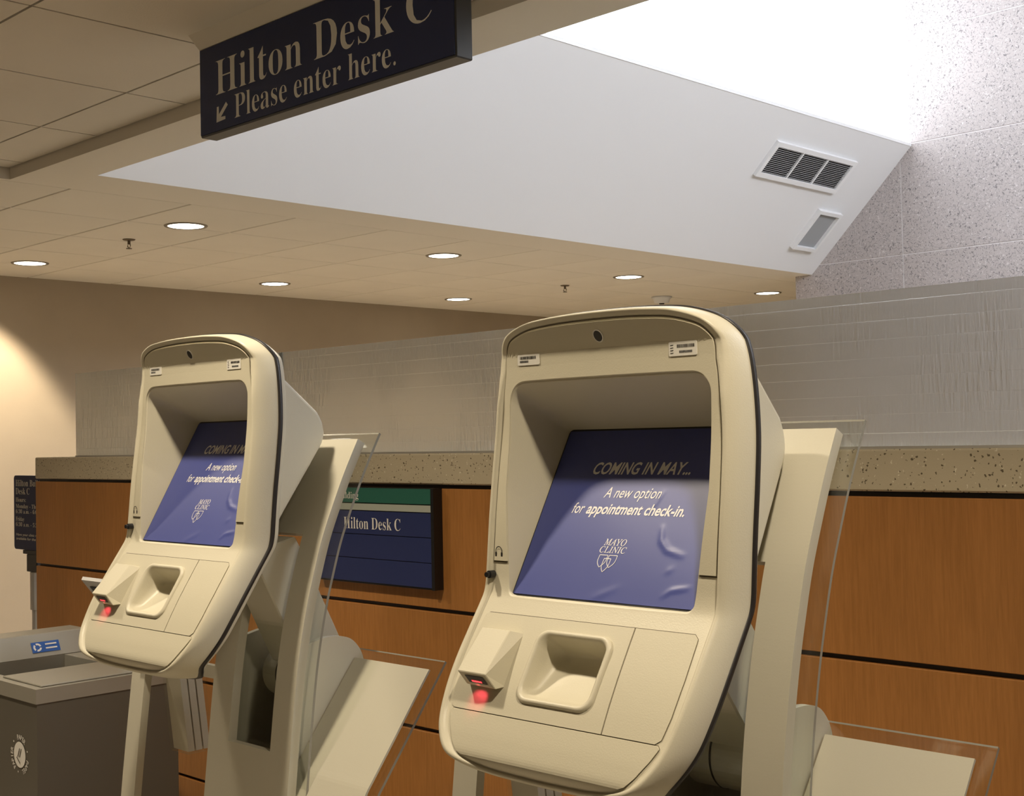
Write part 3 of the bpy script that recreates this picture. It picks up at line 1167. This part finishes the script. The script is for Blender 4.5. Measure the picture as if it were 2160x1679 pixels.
def make_kiosk():
    root = empty('check_in_kiosk', (KX, KY, 0))
    head = []

    def hp(o):
        head.append(o)
        return o

    # front shell with rounded rim, running into the screen recess
    rim = [(0.0, 0.046), (0.001, 0.034), (0.0035, 0.020), (0.0075, 0.0075), (0.0115, 0.0), (0.016, -0.0060), (0.020, -0.0085), (0.0235, -0.0075), (0.026, -0.004), (0.0272, 0.0)]
    V = []
    nr = 0
    for d, h in rim:
        for x, z in inset_rim(OUT, d):
            hh = h * (1.0 - max(0.0, min(1.0, (z - 1.56) / 0.08))) if h < 0 else h
            V.append((x, fz(z) + hh, z))
        nr += 1
    inner = inset_rim(OUT, RIMW)
    steps = 56
    for k in range(1, steps + 1):
        t = k / steps
        for (x0, z0), (x1, z1) in zip(inner, OPEN):
            x, z = x0 + (x1 - x0) * t, z0 + (z1 - z0) * t
            V.append((x, fz(z), z))
        nr += 1
    for t, e in ((0.02, 0.0), (0.06, 0.0), (0.3, 0), (0.6, 0), (0.9, 0), (1.0, 0)):
        for (x0, z0), (u, v) in zip(OPEN, SCRL):
            a = Vector((x0, fz(z0), z0))
            b = Vector(smap(u, v))
            V.append(a.lerp(b, t))
        nr += 1
    F = [q for q in rings_faces(nr, N) if not in_cup([V[i] for i in q])]
    o = obj('front_shell', V, F, M['plastic'], root, True)
    fix_normals(o.data)
    hp(o)

    # visor panel: raised plate over header and cheeks
    def over(loop, z0, n):
        hf = loop[:NH]
        k = next(i for i in range(NH - 1) if hf[i][1] <= z0 < hf[i + 1][1] and hf[i][0] > 0.15)
        t = (z0 - hf[k][1]) / (hf[k + 1][1] - hf[k][1])
        pts = [(hf[k][0] + (hf[k + 1][0] - hf[k][0]) * t, z0)] + hf[k + 1:]
        pts = resample(pts, n)
        return pts + [(-x, z) for x, z in pts[-2::-1]]
    vo, vi = over(inner, 1.293, 110), over(OPEN, 1.293, 110)
    Nn = len(vo)
    lay = []
    for t, h in ((0.93, 0.001), (0.92, -0.0025), (0.85, -0.0025), (0.78, -0.0025), (0.70, -0.0025), (0.62, -0.0025), (0.56, -0.0025), (0.51, -0.0025), (0.45, -0.0025), (0.3, -0.0025), (0.15, -0.0025), (0.05, -0.0025), (0.02, 0.001)):
        row = []
        for (x1, z1), (x0, z0) in zip(vo, vi):
            x, z = x0 + (x1 - x0) * t, z0 + (z1 - z0) * t
            row.append((x, fz(z) + h, z))
        lay.append(row)
    V = [q for row in lay for q in row]
    F = rings_faces(len(lay), Nn, closed=False)
    n1 = len(lay)
    F.append(tuple(r * Nn for r in range(n1)))
    F.append(tuple(r * Nn + Nn - 1 for r in range(n1))[::-1])
    o = obj('visor_panel', V, F, M['plastic_panel'], root, False)
    fix_normals(o.data)
    hp(o)

    # black gasket band round the shell
    V = []
    for d, h in ((0.002, 0.045), (-0.0025, 0.0465), (-0.0025, 0.0555), (0.002, 0.057)):
        for x, z in inset(OUT, d):
            V.append((x, fz(z) + h, z))
    F = rings_faces(4, N)
    o = obj('gasket', V, F, M['gasket'], root, True)
    fix_normals(o.data)
    hp(o)

    # rear shell
    V = []
    rr = [(0.001, 0.056), (0.003, 0.064), (0.010, 0.073), (0.02, 0.079), (0.04, 0.082)]
    for d, h in rr:
        for x, z in inset(OUT, d):
            V.append((x, fz(z) + h, z))
    base = inset(OUT, 0.04)
    for t in (0.25, 0.5, 0.75, 1.0):
        for (x, z), (x1, z1) in zip(base, OPEN):
            x1, z1 = x1 * 1.02, 1.41 + (z1 - 1.41) * 1.03
            xx, zz = x + (x1 - x) * t, z + (z1 - z) * t
            V.append((xx, fz(zz) + 0.083, zz))
    F = rings_faces(len(rr) + 4, N)
    o = obj('rear_shell', V, F, M['plastic'], root, True)
    fix_normals(o.data)
    hp(o)

    # rear housing of the screen
    prof = [(1.662, 1.608), (1.786, 1.527), (1.803, 1.503), (1.809, 1.478), (1.800, 1.455), (1.757, 1.406), (1.664, 1.303), (1.612, 1.235)]
    wv = lambda y: 0.2465 - (y - 1.64) * 0.25
    V = [(wv(y), y - KY, z) for y, z in prof] + [(-wv(y), y - KY, z) for y, z in prof]
    n = len(prof)
    F = [tuple(range(n)), tuple(range(2 * n - 1, n - 1, -1))] + [(i, i + n, i + 1 + n, i + 1) for i in range(n - 1)]
    o = MB().add(V, F).build('rear_housing', M['plastic'], root, smooth=False, bevel=0.010, seg=3)
    hp(o)

    # screen slab and the printed film over it
    V = [smap(u, v, 0.0005) for u, v in SCRL] + [smap(u, v, -0.03) for u, v in SCRL]
    F = [tuple(range(N)), tuple(range(2 * N - 1, N - 1, -1))] + [(i, i + N, (i + 1) % N + N, (i + 1) % N) for i in range(N)]
    scr = obj('screen', V, F, M['black'], root)
    fix_normals(scr.data)
    hp(scr)
    V = []
    nu, nv = 96, 80

    def seg_d(u, v, a, b):
        du, dv = b[0] - a[0], b[1] - a[1]
        t = max(0, min(1, ((u - a[0]) * du + (v - a[1]) * dv) / (du * du + dv * dv)))
        return math.hypot(u - a[0] - du * t, v - a[1] - dv * t), t

    creases = [([(0.081, 0.136), (0.087, 0.113), (0.104, 0.097), (0.136, 0.089)], 0.0017, 0.0042),
               ([(0.122, 0.021), (0.135, 0.031), (0.150, 0.034), (0.166, 0.037)], 0.0014, 0.0036),
               ([(0.115, 0.06), (0.125, 0.067)], 0.0007, 0.005),
               ([(0.03, 0.028), (-0.02, 0.005)], 0.0007, 0.006),
               ([(0.062, 0.20), (0.045, 0.16)], 0.0008, 0.003)]
    def film_h(u, v):
            h = 0.0015 + 0.00045 * math.sin(u * 21 + v * 13) * math.sin(v * 17 - u * 9) * (1 if u > -0.05 else 0.4)
            for pl, hh, ww in creases:
                best = 0
                for q, (a, b) in enumerate(zip(pl, pl[1:])):
                    d, t = seg_d(u, v, a, b)
                    s = (q + t) / (len(pl) - 1)
                    best = max(best, hh * math.exp(-(d / ww) ** 2) * math.sin(math.pi * (0.12 + 0.76 * s)))
                h += best
            return h
    for j in range(nv + 1):
        for i in range(nu + 1):
            u = -0.1885 + 0.377 * i / nu
            v = 0.0035 + 0.311 * j / nv
            V.append(smap(u, v, film_h(u, v)))
    F = []
    for j in range(nv):
        for i in range(nu):
            a = j * (nu + 1) + i
            F.append((a, a + 1, a + nu + 2, a + nu + 1))
    film = obj('film', V, F, M['film'], scr, True)
    tm = lambda u, v: smap(u, v, film_h(u, v) + 0.0005)
    lettering('COMING IN MAY...', tm, -0.106, 0.2300, 0.0222, M['white_print'], scr, width=0.208, offset=0.020, shear=0.24)
    lettering('A new option', tm, -0.0615, 0.1860, 0.0195, M['white_print'], scr, width=0.118, offset=0.004, shear=0.24)
    lettering('for', tm, -0.1215, 0.1558, 0.0195, M['white_print'], scr, width=0.025, offset=0.004, shear=0.24)
    lettering('appointment check-in.', tm, -0.089, 0.1558, 0.0195, M['white_print'], scr, width=0.204, offset=0.022, shear=0.24)
    lettering(serif('MAYO', True), tm, -0.0262, 0.1000, 0.0112, M['white_print'], scr, width=0.046, offset=0.006)
    lettering(serif('CLINIC', True), tm, -0.031, 0.0868, 0.0108, M['white_print'], scr, width=0.055, offset=0.006)
    # the three overlapped shields
    def shield(cx, top, w, h, lean):
        pts = [(cx - w / 2, top), (cx + w / 2, top)]
        right = [(cx + w / 2, top), (cx + w / 2, top - h * 0.45), (cx + w * 0.36, top - h * 0.72), (cx, top - h)]
        left = [(2 * cx - x, y) for x, y in right]
        loop = catmull(right, 6) + catmull(left[::-1], 6)[1:]
        return [(x + lean * (y - top), y) for x, y in loop]

    def outline(pts, t):
        mbq = MB()
        m = len(pts)
        for i in range(m):
            a, b = pts[i], pts[(i + 1) % m]
            dx, dy = b[0] - a[0], b[1] - a[1]
            l = math.hypot(dx, dy)
            if l < 1e-6:
                continue
            px, py = -dy / l * t / 2, dx / l * t / 2
            mbq.add([tm(a[0] + px, a[1] + py), tm(a[0] - px, a[1] - py), tm(b[0] - px, b[1] - py), tm(b[0] + px, b[1] + py)], [(0, 1, 2, 3)])
        return mbq

    mbq = MB()
    for cx, top, ww, hh in ((-0.0185, 0.0825, 0.017, 0.0215), (0.0015, 0.0825, 0.017, 0.0215), (-0.0085, 0.0765, 0.014, 0.0235)):
        s = outline(shield(cx, top, ww, hh, 0.12), 0.0012)
        mbq.add(s.v, s.f)
    mbq.build('emblem', M['white_print'], scr)

    # console panels, slightly raised over the shell
    def grid_panel(name, z0, z1, xl, xr, lift=0.0018, rows=18, cols=6, parent=None):
        V, F = [], []
        for ring in range(2):
            pass
        zs = [z0 + (z1 - z0) * i / rows for i in range(rows + 1)]
        for i, z in enumerate(zs):
            for j in range(cols + 1):
                x = xl(z) + (xr(z) - xl(z)) * j / cols
                V.append((x, fz(z) - lift, z))
        for i in range(rows):
            for j in range(cols):
                a = i * (cols + 1) + j
                q = (a, a + 1, a + cols + 2, a + cols + 1)
                if not in_cup([V[t] for t in q]):
                    F.append(q)
        # skirt
        edge = list(range(cols + 1)) + [r * (cols + 1) + cols for r in range(1, rows + 1)] + \
            [rows * (cols + 1) + j for j in range(cols - 1, -1, -1)] + [r * (cols + 1) for r in range(rows - 1, 0, -1)]
        b0 = len(V)
        for e in edge:
            x, y, z = V[e]
            V.append((x, y + lift + 0.0015, z))
        m = len(edge)
        for i in range(m):
            F.append((edge[i], b0 + i, b0 + (i + 1) % m, edge[(i + 1) % m]))
        o = obj(name, V, F, M['plastic_panel'], root, False)
        fix_normals(o.data)
        return hp(o)

    def corner(z, z0, z1, w, r):
        d = min(z - z0, z1 - z)
        if d < r:
            return w - r + math.sqrt(max(0, r * r - (r - d) ** 2))
        return w
    zt, zm, zb = 1.209, 1.0665, 1.0035
    sideR = lambda z: interp([(zm, 0.212), (1.10, 0.2185), (1.15, 0.2205), (zt, 0.2185)], z)
    grid_panel('console_panel', zm, zt, lambda z: -corner(z, zm, zt, sideR(z) + 0.004, 0.008), lambda z: 0.0980 + (zt - z) * 0.04, rows=50, cols=90)
    grid_panel('console_panel', zm, zt, lambda z: 0.1006 + (zt - z) * 0.04, lambda z: corner(z, zm, zt, sideR(z), 0.008), rows=24)
    fw = lambda z: corner(z, zb, 1.0648, interp([(zb, 0.168), (1.02, 0.186), (1.045, 0.205), (1.0648, 0.2165)], z), 0.006)
    grid_panel('lower_flap', zb, 1.0648, lambda z: -fw(z), fw, rows=16, cols=12, lift=0.0025)

    def ribbon(name, pts, wd=0.0017, h=0.0004, closed=False):
        """dark seam line laid along (x, z) points of the shell"""
        V, F = [], []
        m = len(pts)
        for i, (x, z) in enumerate(pts):
            a, b = pts[max(i - 1, 0)], pts[min(i + 1, m - 1)]
            tx, tz = b[0] - a[0], b[1] - a[1]
            l = math.hypot(tx, tz) or 1
            nx, nz = -tz / l * wd / 2, tx / l * wd / 2
            V += [(x + nx, fz(z + nz) - h, z + nz), (x - nx, fz(z - nz) - h, z - nz)]
        for i in range(m - 1):
            F.append((2 * i, 2 * i + 1, 2 * i + 3, 2 * i + 2))
        return hp(obj(name, V, F, M['seam'], root))
    ribbon('seam', [(vi[0][0] + 0.002, 1.2915)] + [(x1 + (x0 - x1) * 0.04, z1 + (z0 - z1) * 0.04 - (0.0015 if i in (0, Nn - 1) else 0)) for i, ((x1, z1), (x0, z0)) in enumerate(zip(vo, vi))] + [(vi[-1][0] - 0.002, 1.2915)], 0.0024, 0.0007)
    zz = [zm + (zt - zm) * i / 24 for i in range(25)]
    loop = [(-corner(z, zm, zt, sideR(z) + 0.004, 0.008), z) for z in zz] + [(corner(z, zm, zt, sideR(z), 0.008), z) for z in zz[::-1]]
    ribbon('seam', loop + loop[:2])
    zf = [zb + (1.0648 - zb) * i / 16 for i in range(17)]
    loop = [(-fw(z), z) for z in zf] + [(fw(z), z) for z in zf[::-1]]
    ribbon('seam', loop + loop[:2])
    ribbon('seam', [(0.0993 + (zt - z) * 0.04, z) for z in zz])

    # console frame: u across, v down the slope, h out of the surface
    CA = Vector((0, 1.545 - KY, 1.209))
    CD = Vector((0, -0.538, -0.843))
    CN = Vector((0, -0.843, 0.538))

    def cmap(u, v, h=0.0):
        p_ = CA + CD * v + CN * h
        return (u, p_.y, p_.z)

    # barcode scanner hood
    V = [cmap(-0.198, 0.036, 0.020), cmap(-0.134, 0.036, 0.020), cmap(-0.129, 0.122, 0.040), cmap(-0.193, 0.122, 0.040),
         cmap(-0.212, 0.030, 0.000), cmap(-0.118, 0.030, 0.000), cmap(-0.108, 0.139, 0.006), cmap(-0.206, 0.118, 0.000)]
    V[6] = cmap(-0.1156, 0.136, 0.019)
    V[7] = cmap(-0.184, 0.134, 0.017)
    V += [cmap(-0.116, 0.124, 0.0), cmap(-0.202, 0.120, 0.0)]
    F = [(0, 1, 2, 3), (1, 5, 8, 6, 2), (0, 3, 7, 9, 4), (0, 4, 5, 1), (3, 2, 6, 7), (7, 6, 8, 9), (4, 9, 8, 5)]
    sc = MB().add(V, F).build('barcode_scanner', M['plastic_panel'], root, bevel=0.0012, seg=1)
    hp(sc)
    a, b, c_, d_ = (Vector(V[i]) for i in (3, 2, 6, 7))
    nrm = (b - a).cross(d_ - a).normalized()
    if nrm.z > 0 and nrm.y > 0:
        nrm = -nrm
    mid = (a + b + c_ + d_) / 4
    if nrm.dot(Vector(cmap(0, 1, 0)) - Vector(cmap(0, 0, 0))) < 0:
        nrm = -nrm

    def fq(s, t, h=0.0012):
        return (a.lerp(b, s)).lerp(d_.lerp(c_, s), t) + nrm * h
    obj('scan_window', [fq(0.2, 0.22), fq(0.84, 0.22), fq(0.84, 0.74), fq(0.2, 0.74)], [(0, 1, 2, 3)], M['gasket'], sc)
    obj('scan_diode', [fq(0.35, 0.52, 0.002), fq(0.7, 0.52, 0.002), fq(0.7, 0.64, 0.002), fq(0.35, 0.64, 0.002)], [(0, 1, 2, 3)], M['red'], sc)
    beam = spot('scanner_beam', fq(0.52, 0.5, 0.004), 0.07, (1.0, 0.07, 0.12), 70, 0.7, 0.004)
    beam.parent = root
    beam.rotation_euler = (Vector(cmap(-0.160, 0.150, 0.0)) - Vector(fq(0.52, 0.5, 0.004))).to_track_quat('-Z', 'Y').to_euler()
    hp(beam)

    # card cup: rounded rim and a dished cavity
    def rr_loop(cu, cv, hu, hv, r, n=7):
        pts = []
        for sx, sy, a0 in ((1, -1, -90), (1, 1, 0), (-1, 1, 90), (-1, -1, 180)):
            for k in range(n):
                a = math.radians(a0 + 90 * k / (n - 1))
                pts.append((cu + sx * (hu - r) + r * math.cos(a), cv + sy * (hv - r) + r * math.sin(a)))
        return pts
    spec = [(0.0795, 0.0625, 0.024, 0.001), (0.0795, 0.0625, 0.024, 0.004), (0.0780, 0.0610, 0.023, 0.0072), (0.0750, 0.0580, 0.022, 0.0088),
            (0.0715, 0.0545, 0.020, 0.0078), (0.0690, 0.0520, 0.019, 0.0035), (0.0675, 0.0505, 0.019, -0.004)]
    V = []
    for hu, hv, r, h in spec:
        V += [cmap(u, v, h) for u, v in rr_loop(-0.0065, 0.083, hu, hv, r)]
    nl = len(V) // len(spec)
    # cavity: deep towards the screen, running out at the lower lip
    for s, dp in ((0.97, 0.022), (0.92, 0.042), (0.80, 0.052), (0.45, 0.055), (0.03, 0.055)):
        for u, v in rr_loop(-0.0065, 0.083, 0.0675 * s, 0.0505 * s, 0.019 * s):
            k = max(0.0, min(1.0, (v - 0.0325) / 0.101))
            V.append(cmap(u, v, -dp * (1.0 - 0.78 * k ** 1.2)))
    CF = rings_faces(len(spec) + 5, nl)
    CF.append(tuple(range(len(V) - nl, len(V))))
    o = obj('card_cup', V, CF, M['plastic'], root, True)
    fix_normals(o.data)
    hp(o)
    return root, head


def hole_in(o, cu, cv, hu, hv):
    pass


def finish_kiosk(root, head):
    def hp(o):
        head.append(o)
        return o
    fy = lambda z, h: fz(z) - h
    # camera
    v, f = lathe([(0.0085, 0.0), (0.0085, -0.0012), (0.0102, -0.0012), (0.0102, 0.001)], 24, 'y', (0.0, fy(1.661, 0.0026), 1.661))
    tilt = lambda pts: [(x, y - 0.52 * (z - 1.661), z) for x, y, z in pts]
    hp(MB().add(tilt(v), f[:-2]).build('camera_ring', M['chrome'], root))
    v, f = lathe([(0.0088, 0.0), (0.0088, 0.0006)], 24, 'y', (0.0, fy(1.661, 0.0036), 1.661))
    hp(MB().add(tilt(v), f).build('camera_lens', M['black'], root))
    # barcode stickers
    rnd = random.Random(4)
    for x0, x1, z0, z1, big in ((-0.190, -0.139, 1.6235, 1.6415, 0), (0.134, 0.187, 1.6205, 1.6425, 1)):
        s = hp(MB().add(*prism_xz(rounded(x1 - x0, z1 - z0, 0.002, 3, x0, z0), fy(1.630, 0.0036), fy(1.630, 0.0015))).build('barcode_sticker', M['sticker'], root))
        mb = MB()
        yb = fy(1.630, 0.0040)
        bx0, bx1 = (x0 + 0.006, x1 - 0.008) if not big else (x0 + 0.016, x1 - 0.004)
        x = bx0
        zb0, zb1 = (z0 + 0.010, z1 - 0.003) if not big else (z0 + 0.0125, z1 - 0.0045)
        while x < bx1:
            wd = rnd.choice((0.0006, 0.001, 0.0015))
            mb.add([(x, yb, zb0), (x + wd, yb, zb0), (x + wd, yb, zb1), (x, yb, zb1)], [(0, 1, 2, 3)])
            x += wd + rnd.choice((0.0005, 0.0008))
        mb.build('barcode', M['gasket'], s)
        mb = MB()
        x = bx0 + (0.004 if big else 0)
        while x < bx1 - (0.006 if big else 0.018):
            mb.add([(x, yb, z0 + 0.0045), (x + 0.0018, yb, z0 + 0.0045), (x + 0.0018, yb, z0 + 0.0080), (x, yb, z0 + 0.0080)], [(0, 1, 2, 3)])
            x += 0.0025
        if big:
            for k in range(4):
                mb.add([(x0 + 0.003, yb, z0 + 0.004 + 0.004 * k), (x0 + 0.009, yb, z0 + 0.0045 + 0.004 * k), (x0 + 0.009, yb, z0 + 0.0055 + 0.004 * k), (x0 + 0.003, yb, z0 + 0.005 + 0.004 * k)], [(0, 1, 2, 3)])
        mb.build('print', M['sign_frame'], s)
    # headphone mark and jack on the left cheek
    yb = fy(1.305, 0.0030)
    cx, cz = -0.2190, 1.3075
    mb = MB()
    mp = lambda u, v: (u, yb, v)
    mb.add(*ring_poly(mp, cx, cz + 0.002, 0.0062, 0.0078, 0, 180, 12))
    for s in (-1, 1):
        mb.add([mp(cx + s * 0.0062, cz - 0.004), mp(cx + s * 0.0078, cz - 0.004), mp(cx + s * 0.0078, cz + 0.002), mp(cx + s * 0.0062, cz + 0.002)], [(0, 1, 2, 3)])
        mb.add([mp(cx + s * 0.0048, cz - 0.008), mp(cx + s * 0.0088, cz - 0.008), mp(cx + s * 0.0088, cz - 0.0005), mp(cx + s * 0.0048, cz - 0.0005)], [(0, 1, 2, 3)])
    hp(mb.build('headphone_mark', M['gasket'], root))
    v, f = lathe([(0.0065, -0.006), (0.0065, 0.006), (0.0045, 0.006), (0.0045, 0.012)], 16, 'y', (-0.2300, 0, 0))
    mb = MB()
    mb.add([(x, fy(1.270, 0.008) - y, 1.270 + z) for x, y, z in v], f)
    hp(mb.build('headphone_jack', M['black'], root))
    return head


# profiles of the bent stand plates (y, z)
PA = [(1.60, 0.0), (1.605, 0.30), (1.625, 0.60), (1.645, 0.80), (1.664, 0.963), (1.679, 1.058), (1.700, 1.153), (1.722, 1.229), (1.745, 1.298), (1.776, 1.369), (1.807, 1.434), (1.846, 1.506)]
PB = [(1.56, 0.0), (1.575, 0.35), (1.61, 0.60), (1.650, 0.720), (1.685, 0.782), (1.71, 0.815), (1.763, 0.882), (1.817, 0.951), (1.865, 1.012)]
PL = [(1.63, 0.0), (1.645, 0.35), (1.668, 0.62), (1.703, 0.922), (1.715, 0.99)]


def bent(prof, spans, off, th, per=5, zmax=None, zlist=None):
    """plate bent along a profile, built of rows; spans(z) gives its x intervals"""
    pts = catmull(prof, per)
    mb = MB()
    rows = []
    for i, (y, z) in enumerate(pts):
        a, b = pts[max(i - 1, 0)], pts[min(i + 1, len(pts) - 1)]
        ty, tz = b[0] - a[0], b[1] - a[1]
        l = math.hypot(ty, tz)
        ny, nz = tz / l, -ty / l            # towards +y
        rows.append(((y + ny * off - KY, z + nz * off), (y + ny * (off + th) - KY, z + nz * (off + th))))
    for x0, x1, i0, i1 in spans(pts):
        v = []
        for i in range(i0, i1 + 1):
            (ya, za), (yb, zb) = rows[i]
            v += [(x0, ya, za), (x1, ya, za), (x1, yb, zb), (x0, yb, zb)]
        m = i1 - i0 + 1
        f = []
        for r in range(m - 1):
            for k in range(4):
                l = (k + 1) % 4
                f.append((4 * r + k, 4 * r + l, 4 * r + 4 + l, 4 * r + 4 + k))
        f += [(0, 3, 2, 1), (4 * m - 4, 4 * m - 3, 4 * m - 2, 4 * m - 1)]
        mb.add(v, f)
    return mb


def edge_faces(o):
    """the narrow faces of a bent acrylic sheet take the cut-edge material"""
    o.data.materials.append(M['acrylic_edge'])
    for p_ in o.data.polygons:
        if abs(p_.normal.x) > 0.9:
            p_.material_index = 1
    zs = sorted(o.data.polygons, key=lambda q: q.center.z)
    if abs(zs[-1].normal.x) < 0.9 and zs[-1].area < 0.004:
        zs[-1].material_index = 1


def make_stand(root):
    def near(pts, z):
        return min(range(len(pts)), key=lambda i: abs(pts[i][1] - z))

    def slotted(pts):
        e = len(pts) - 1
        a, b = near(pts, 0.85), near(pts, 1.297)
        return [(-0.04, 0.273, 0, a), (-0.04, 0.040, a, b), (0.200, 0.273, a, b), (-0.04, 0.273, b, e)]
    full = lambda x0, x1: (lambda pts: [(x0, x1, 0, len(pts) - 1)])
    bent(PA, slotted, 0.0, 0.022).build('stand_plate', M['stand'], root)
    top = PA + [(1.861, 1.532)]
    edge_faces(bent(top[2:], full(-0.07, 0.303), 0.026, 0.006).build('acrylic_panel', M['acrylic'], root))
    bent(PB, full(0.225, 0.477), 0.0, 0.005).build('side_plate', M['stand'], root)
    edge_faces(bent(PB[1:] + [(1.882, 1.034)], full(0.205, 0.503), 0.008, 0.006).build('acrylic_panel', M['acrylic'], root))
    bent(PL, full(-0.478, -0.415), 0.0, 0.02).build('side_plate', M['stand'], root)
    # drum and arm that carry the head
    back = catmull([(1.735, 1.056), (1.79, 1.066), (1.845, 1.060), (1.876, 1.038), (1.893, 1.005), (1.900, 0.95), (1.895, 0.60), (1.87, 0.0)], 6)
    front = [(y + 0.023, z) for y, z in catmull(PA, 4) if z < 1.05]
    prof = front + [(1.70, 1.05)] + back
    for x0, x1 in ((-0.030, -0.014), (0.206, 0.222)):
        n = len(prof)
        V = [(x1, y - KY, z) for y, z in prof] + [(x0, y - KY, z) for y, z in prof]
        F = [tuple(range(n)), tuple(range(2 * n - 1, n - 1, -1))] + [(i, i + n, (i + 1) % n + n, (i + 1) % n) for i in range(n)]
        MB().add(V, F).build('pedestal_cheek', M['stand'], root)
    tail = [q for q in back if q[0] > 1.86]
    V = []
    for y, z in tail:
        V += [(-0.014, y - KY - 0.004, z), (0.206, y - KY - 0.004, z), (0.206, y - KY - 0.014, z), (-0.014, y - KY - 0.014, z)]
    m = len(tail)
    F = []
    for r in range(m - 1):
        for k in range(4):
            l = (k + 1) % 4
            F.append((4 * r + k, 4 * r + l, 4 * r + 4 + l, 4 * r + 4 + k))
    MB().add(V, F).build('pedestal_back', M['stand'], root)
    v, f = lathe([(0.054, 0.02), (0.058, 0.024), (0.058, 0.196), (0.054, 0.2)], 40, 'x', (0, 1.812 - KY, 0.970))
    MB().add(v, f).build('pivot_drum', M['stand'], root, smooth=False)
    v, f = lathe([(0.0592, 0.075), (0.0592, 0.079)], 40, 'x', (0, 1.812 - KY, 0.970))
    MB().add(v, f[:-2]).build('drum_seam', M['gasket'], root)
    prof = []
    for a_, n_ in ((-0.035, -0.046), (-0.035, 0.060), (0.0, 0.072), (0.30, 0.072), (0.33, -0.046)):
        prof.append((-0.6 * a_ + 0.8 * n_, 0.8 * a_ + 0.6 * n_))
    V = [(0.165, y, z) for y, z in prof] + [(0.048, y, z) for y, z in prof]
    n = len(prof)
    F = [tuple(range(n)), tuple(range(2 * n - 1, n - 1, -1))] + [(i, i + n, (i + 1) % n + n, (i + 1) % n) for i in range(n)]
    MB().add(V, F).build('support_arm', M['stand'], root, bevel=0.003, seg=1, loc=(0, 1.822 - KY, 0.990))
    # leaflet pocket
    V, F = box_vf(-0.372, -0.292, -0.001, 0.072, 0.735, 1.0)
    V = [(x + (0.012 * (0.735 - z) / 0.27), y - 0.09 * (z - 0.735), z) for x, y, z in V]
    MB().add(V, F).build('leaflet_pocket', M['acrylic'], root)
    for s in range(3):
        V, F = box_vf(-0.366, -0.298, 0.004 + 0.022 * s, 0.022 + 0.022 * s, 0.74, 0.985)
        V = [(x + (0.012 * (0.735 - z) / 0.27), y - 0.09 * (z - 0.735), z) for x, y, z in V]
        MB().add(V, F).build('leaflet', M['paper'], root)
    bx('pocket_bracket', (-0.42, -0.03, -0.062, -0.047, 0.955, 0.985), M['stand'], root)
    bx('base_plate', (-0.50, 0.50, -0.30, 0.12, 0.0, 0.012), M['stand'], root, bevel=0.003, seg=1)


kiosk, head_parts = make_kiosk()
head_parts = finish_kiosk(kiosk, head_parts)
make_stand(kiosk)
tag(kiosk, 'beige self-service check-in kiosk nearest the camera, blue screen message fully readable', 'kiosk', 'check-in kiosks before the desk')


def copy_thing(src, dx, dy, lift, lifted):
    r = src.copy()
    COL.objects.link(r)
    r.location = (src.location.x + dx, src.location.y + dy, src.location.z)
    for chd in list(src.children):
        c = chd.copy()
        COL.objects.link(c)
        c.parent = r
        if chd.name.startswith('support_arm'):
            c.rotation_euler = (math.radians(-10), 0, 0)
        if chd in lifted:
            c.location = (chd.location.x, chd.location.y, chd.location.z + lift)
        for gch in list(chd.children):
            g2 = gch.copy()
            COL.objects.link(g2)
            g2.parent = c
    return r


kiosk2 = copy_thing(kiosk, -1.21, 0.0, 0.042, head_parts)
kiosk2['label'] = 'beige self-service check-in kiosk next to the recycling bin, farther from the camera'
